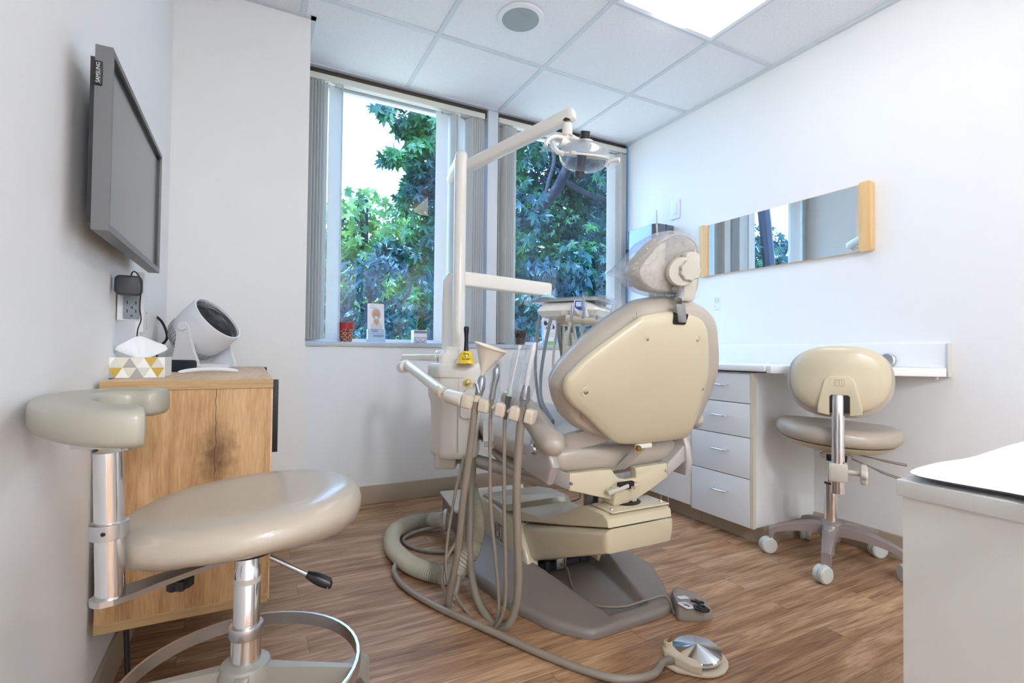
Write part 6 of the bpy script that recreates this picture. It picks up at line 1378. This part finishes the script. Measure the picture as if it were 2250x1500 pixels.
lathe('joystick_disc', [(.026, 0), (.027, .004), (.024, .006), (.019, .006), (.018, .009), (.012, .011), (.010, .007), (0, .007)], 'black', pc, ftp(1541, 1336), 32)
jw = prism('white_pad', rrect(.044, .048, .010), 0, .0015, 'plastw', pc, ftp(1508, 1332), bev=.0005)
tubes('chair_symbol', [([ftp(1508, 1332) @ V((x, y_, .0022)) for x, y_ in l_], .0008) for l_ in (((-.014, -.002), (.014, .004)), ((-.004, .014), (-.001, -.010)), ((.008, .012), (-.001, .002), (.004, -.012), (.010, -.008)), ((-.006, -.013), (.003, -.010)))], 'ink', jw, 5)
prism('white_pad', rrect(.046, .022, .006), 0, .0015, 'plastw', pc, ftp(1500, 1310), bev=.0005)
boxes('toggle', [((-.022, -.006, 0), (.022, .006, .006)), ((-.006, -.014, 0), (.006, .014, .006))], 'black', pc, .002, ftp(1532, 1318) @ Matrix.Rotation(-.5, 4, 'Z'))
tag(tube('control_cord', [V((1.092, HY0 + .01, .055)), V((1.10, HY0 - .03, .05)), W(1256, 1285, 'z', .022), W(1275, 1312, 'z', .022), W(1310, 1330, 'z', .022), W(1370, 1332, 'z', .024), W(1420, 1318, 'z', .040), W(1455, 1309, 'z', .046), W(1470, 1318, 'z', .040), W(1477, 1336, 'z', .012), W(1481, 1346, 'z', .010)], .0042, 'hose', None, 10, 6), 'taupe cord running over the chair base to the foot control', 'cord')

# ================================================================== WINDOW SILL
SY = YW + .022
def sill(u): p = W(u, 752, 'y', SY); return p.x
def pot(name, label, cat, x, r, h, mt_, rim=None):
    t_ = thing(name, label, cat, (x, SY, SILL)); m4 = Matrix.Translation((x, SY, SILL + .0005))
    if rim:
        lathe('pot', [(0, 0), (r * .72, 0), (r * .92, h * .68), (r * .92, h * .70), (0, h * .70)], mt_, t_, m4, 32)
        lathe('pot_rim', [(r * .9, h * .66), (r, h * .66), (r * 1.02, h), (r * .92, h), (r * .88, h * .85), (0, h * .85)], rim, t_, m4, 32)
    return t_, m4
pr1, m4 = pot('potted_succulent', 'small succulent in a red-rimmed patterned pot, leftmost on the sill', 'potted plant', sill(760), .044, .108, 'potred', 'red')
for k in range(12):
    a = k * 2.4; r = .008 + .0016 * k; tube('succulent_leaf', [m4 @ V((0, 0, .090)), m4 @ V((r * math.cos(a), r * math.sin(a), .104)), m4 @ V((r * 1.7 * math.cos(a), r * 1.7 * math.sin(a), .118 - .001 * k))], [.003, .006, .001], 'succ', pr1, 8)
br = thing('brochure_holder', 'clear stand holding a dental brochure with a smiling man', 'brochure stand', (sill(826), SY, SILL))
fb2 = frame((sill(826), SY - .008, SILL + .002), X, (0, .10, 1))
boxes('acrylic_stand', [((-.052, -.0, -.014), (.052, .075, -.012)), ((-.052, 0, .008), (.052, .075, .010)), ((-.052, 0, -.014), (-.05, .075, .010)), ((.05, 0, -.014), (.052, .075, .010))], 'acryl', br, 0, fb2)
bro = thing('brochure', 'tall white brochure with a smiling grey-haired man on the cover', 'brochure', (sill(826), SY, SILL + .01))
fbr = frame((sill(827) - .004, SY - .006, SILL + .006), V((1, 0, -.0)), (-.05, .10, 1))
prism('sheet', [(-.048, 0), (.052, 0), (.048, .222), (-.046, .222)], -.003, 0, 'plastw', bro, fbr)
def pp(pts, z, mt_): return prism('printed_picture', pts, z, z + .0003, mt_, bro, fbr)
pp([(-.030, .092), (-.02, .105), (-.012, .122), (.02, .122), (.028, .105), (.040, .092), (.04, .07), (-.03, .07)], .0001, 'label')
pp([(-.012, .125), (.018, .125), (.018, .112), (.004, .090), (-.010, .112)], .0005, 'skin')
pp([(.003 + .026 * math.cos(a), .160 + .036 * math.sin(a)) for a in [2 * PI * k / 20 for k in range(20)]], .0009, 'hair')
pp([(.003 + .021 * math.cos(a), .155 + .030 * math.sin(a)) for a in [2 * PI * k / 20 for k in range(20)]], .0013, 'skin')
pp([(.003 + .018 * math.cos(a), .134 + .011 * math.sin(a)) for a in [2 * PI * k / 16 for k in range(16)]], .0017, 'hair')
pp([(.003 + .010 * math.cos(a), .140 + .004 * math.sin(a)) for a in [2 * PI * k / 12 for k in range(12)]], .0021, 'plastw')
for xx in (-.006, .012): pp([(xx - .004, .160), (xx + .004, .160), (xx + .004, .1625), (xx - .004, .1625)], .0018, 'pdark')
pp([(-.035, .198), (-.003, .198), (-.003, .216), (-.035, .216)], .0017, 'plastw')
pp([(-.035, .196), (-.003, .196), (-.003, .198), (-.035, .198)], .0018, 'pblue')
text('lettering', 'PHILIPS', .0075, fbr @ Matrix.Translation((-.019, .211, .0022)), 'pblue', bro)
text('lettering', 'Are you a', .0105, fbr @ Matrix.Translation((-.027, .068, .0006)), 'pblue', bro, align='LEFT', bold=.0003)
text('lettering', 'candidate', .0105, fbr @ Matrix.Translation((-.027, .058, .0006)), 'pblue', bro, align='LEFT', bold=.0003)
pp([(-.026, .044), (.046, .044), (.046, .0455), (-.026, .0455)], .0003, 'pgrey'); pp([(-.016, .026), (.044, .026), (.044, .036), (-.016, .036)], .0003, 'pgrey')
# blue and white square pot with braided plant
xb_ = sill(921)
bp = thing('braided_plant', 'braided green plant in a small blue and white square pot', 'potted plant', (xb_, SY, SILL))
box('pot', (xb_ - .042, SY - .028, SILL + .0005), (xb_ + .040, SY + .03, SILL + .078), 'potblue', bp, .002, 2)
bt_ = []
bt_ += [((-.041, -.0284, .060), (.039, -.028, .074)), ((-.041, -.0284, .0), (.039, -.028, .003))]
for k in range(14): bt_.append(((-.038 + k * .0055, -.0284, .030), (-.0350 + k * .0055, -.028, .034)))
boxes('pot_bands', bt_, 'pblue', bp, 0, Matrix.Translation((xb_, SY, SILL)))
boxes('pot_dark_band', [((-.041, -.0283, .057), (.039, -.028, .0585)), ((-.041, -.0283, .024), (.039, -.028, .025))] , 'pdark', bp, 0, Matrix.Translation((xb_, SY, SILL)))
tube('pot_wave', [V((xb_ - .040 + .004 * k, SY - .0286, SILL + .012 + .006 * math.sin(k * .8))) for k in range(20)], .0016, 'lcd', bp, 6)
for k in range(12): tube('pot_zigzag', [V((xb_ - .038 + .0065 * k, SY - .0288, SILL + .062)), V((xb_ - .035 + .0065 * k, SY - .0288, SILL + .072))], .0009, 'plastw', bp, 5)
for s_ in range(4):
    tube('braided_stem', [V((xb_ + .003 + (.016 * math.cos(t_ * 5.2 + s_ * PI / 2)) * (1 - .6 * t_), SY + (.012 * math.sin(t_ * 5.2 + s_ * PI / 2)) * (1 - .6 * t_), SILL + .07 + .095 * t_)) for t_ in [k / 16 for k in range(17)]], [.0075 * (1 - .35 * k / 16) for k in range(17)], 'green', bp, 10)
    a = s_ * 1.6; tube('leaf_tip', [V((xb_ + .003, SY, SILL + .160)), V((xb_ + .003 + .006 * math.cos(a), SY + .006 * math.sin(a), SILL + .178)), V((xb_ + .003 + .010 * math.cos(a), SY + .01 * math.sin(a), SILL + .195))], [.004, .003, .0008], 'green', bp, 6)
tube('plant_tie', [V((xb_ + .003 + .012 * math.cos(a), SY + .012 * math.sin(a), SILL + .158)) for a in [2 * PI * k / 16 for k in range(17)]], .0012, 'yellow', bp, 6)
# brown pot with dry plant, behind right blind
xb_ = sill(1143)
p2, m4 = pot('potted_plant', 'drooping reddish plant in a brown patterned pot at the right window', 'potted plant', xb_, .044, .075, 'potbrown', 'black')
rnd = random.Random(4)
for k in range(26):
    a = rnd.uniform(0, 6.28); r = rnd.uniform(.02, .05); tube('trailing_stem', [m4 @ V((0, 0, .06)), m4 @ V((r * .6 * math.cos(a), .6 * r * math.sin(a), .09 + rnd.uniform(0, .012))), m4 @ V((r * 1.0 * math.cos(a), .7 * r * math.sin(a), .075)), m4 @ V((r * 1.1 * math.cos(a), .8 * r * math.sin(a), .05 - rnd.uniform(0, .02)))], [.0016, .003, .0025, .001], 'dry' if k % 3 else 'succ', p2, 5, 3)
# family brochure, leaning stand
xf_ = sill(1205)
fbk2 = frame((xf_ + .012, SY - .012, SILL + .003), V((1, 0, -.0)), (-.34, .15, 1))
b2 = thing('brochure_holder', 'tilted clear stand holding a family brochure at the right window', 'brochure stand', (xf_, SY, SILL))
boxes('acrylic_stand', [((-.062, 0, -.008), (-.054, .19, .004)), ((.052, 0, -.008), (.060, .17, .004)), ((-.062, 0, -.010), (.060, .10, -.008))], 'acryl', b2, 0, fbk2)
b3 = thing('brochure', 'white and green brochure with a family photo at the right window', 'brochure', (xf_, SY, SILL))
prism('sheet', [(-.052, 0), (.050, 0), (.050, .20), (-.052, .20)], -.002, 0, 'plastw', b3, fbk2)
def pq(pts, z, mt_): return prism('printed_picture', pts, z, z + .0003, mt_, b3, fbk2)
pq([(-.052, .19), (.05, .19), (.05, .2), (-.052, .2)], .0, 'pgreen'); pq([(-.052, .0), (.05, .0), (.05, .025), (-.052, .025)], .0, 'pgreen')
pq([(-.048, .105), (.046, .105), (.046, .185), (-.048, .185)], .0001, 'label')
for (x_, y_, r_, mm_) in ((-.03, .15, .016, 'pdark'), (-.033, .165, .008, 'skin'), (-.01, .135, .014, 'label'), (-.008, .150, .008, 'skin'), (.012, .130, .014, 'plastw'), (.012, .147, .008, 'skin'), (.03, .125, .013, 'pdark'), (.03, .142, .008, 'skin'), (-.02, .118, .01, 'pblue'), (.004, .116, .008, 'skin')):
    pq([(x_ + r_ * math.cos(a), y_ + r_ * math.sin(a)) for a in [2 * PI * k / 12 for k in range(12)]], .0005 + r_ * .01, mm_)
for k in range(4): pq([(-.01, .06 + .009 * k), (.03, .06 + .009 * k), (.03, .062 + .009 * k), (-.01, .062 + .009 * k)], .0002, 'pgrey')
# tiled pot with spiky plant
xt = sill(1250)
p3 = thing('spiky_plant', 'spiky green plant in a mosaic-tiled pot behind the delivery hoses', 'potted plant', (xt, SY, SILL))
lathe('pot', [(0, 0), (.042, 0), (.046, .09), (.040, .09), (.038, .07), (0, .07)], 'pottile', p3, Matrix.Translation((xt, SY, SILL + .0005)), 32)
for k in range(22):
    a = k * 2.4; r = .02 + .0012 * k; tube('leaf', [V((xt, SY, SILL + .075)), V((xt + r * .6 * math.cos(a), SY + .5 * r * math.sin(a), SILL + .12)), V((xt + r * 1.5 * math.cos(a), SY + .7 * r * math.sin(a), SILL + .15 - .001 * k))], [.003, .0028, .0005], 'green', p3, 6, 3)
# dark tree to the left outside, seen in the mirror
t5 = thing('maple_tree', 'dark tree to the left outside, seen only in the wall mirror', 'tree', (-2.9, 5.6, -1.1))
tubes('trunk', [([V((-2.9, 5.6, -1.2)), V((-2.95, 5.6, 1.0)), V((-2.85, 5.6, 2.6)), V((-2.5, 5.6, 4.6))], .10), ([V((-2.92, 5.6, 1.0)), V((-2.4, 5.6, 1.5)), V((-1.8, 5.6, 1.7))], .04)], 'bark', t5, 8, 4)
foliage('foliage', [(V((-3.0, 6.0, 2.2)), (1.2, .5, 1.1)), (V((-2.2, 6.0, 2.3)), (.8, .5, 1.0)), (V((-3.8, 6.0, 1.8)), (1.0, .5, 1.2)), (V((-2.8, 6.3, 1.2)), (1.5, .4, .7))], 3000, .13, 'leafA', t5, rs=31)
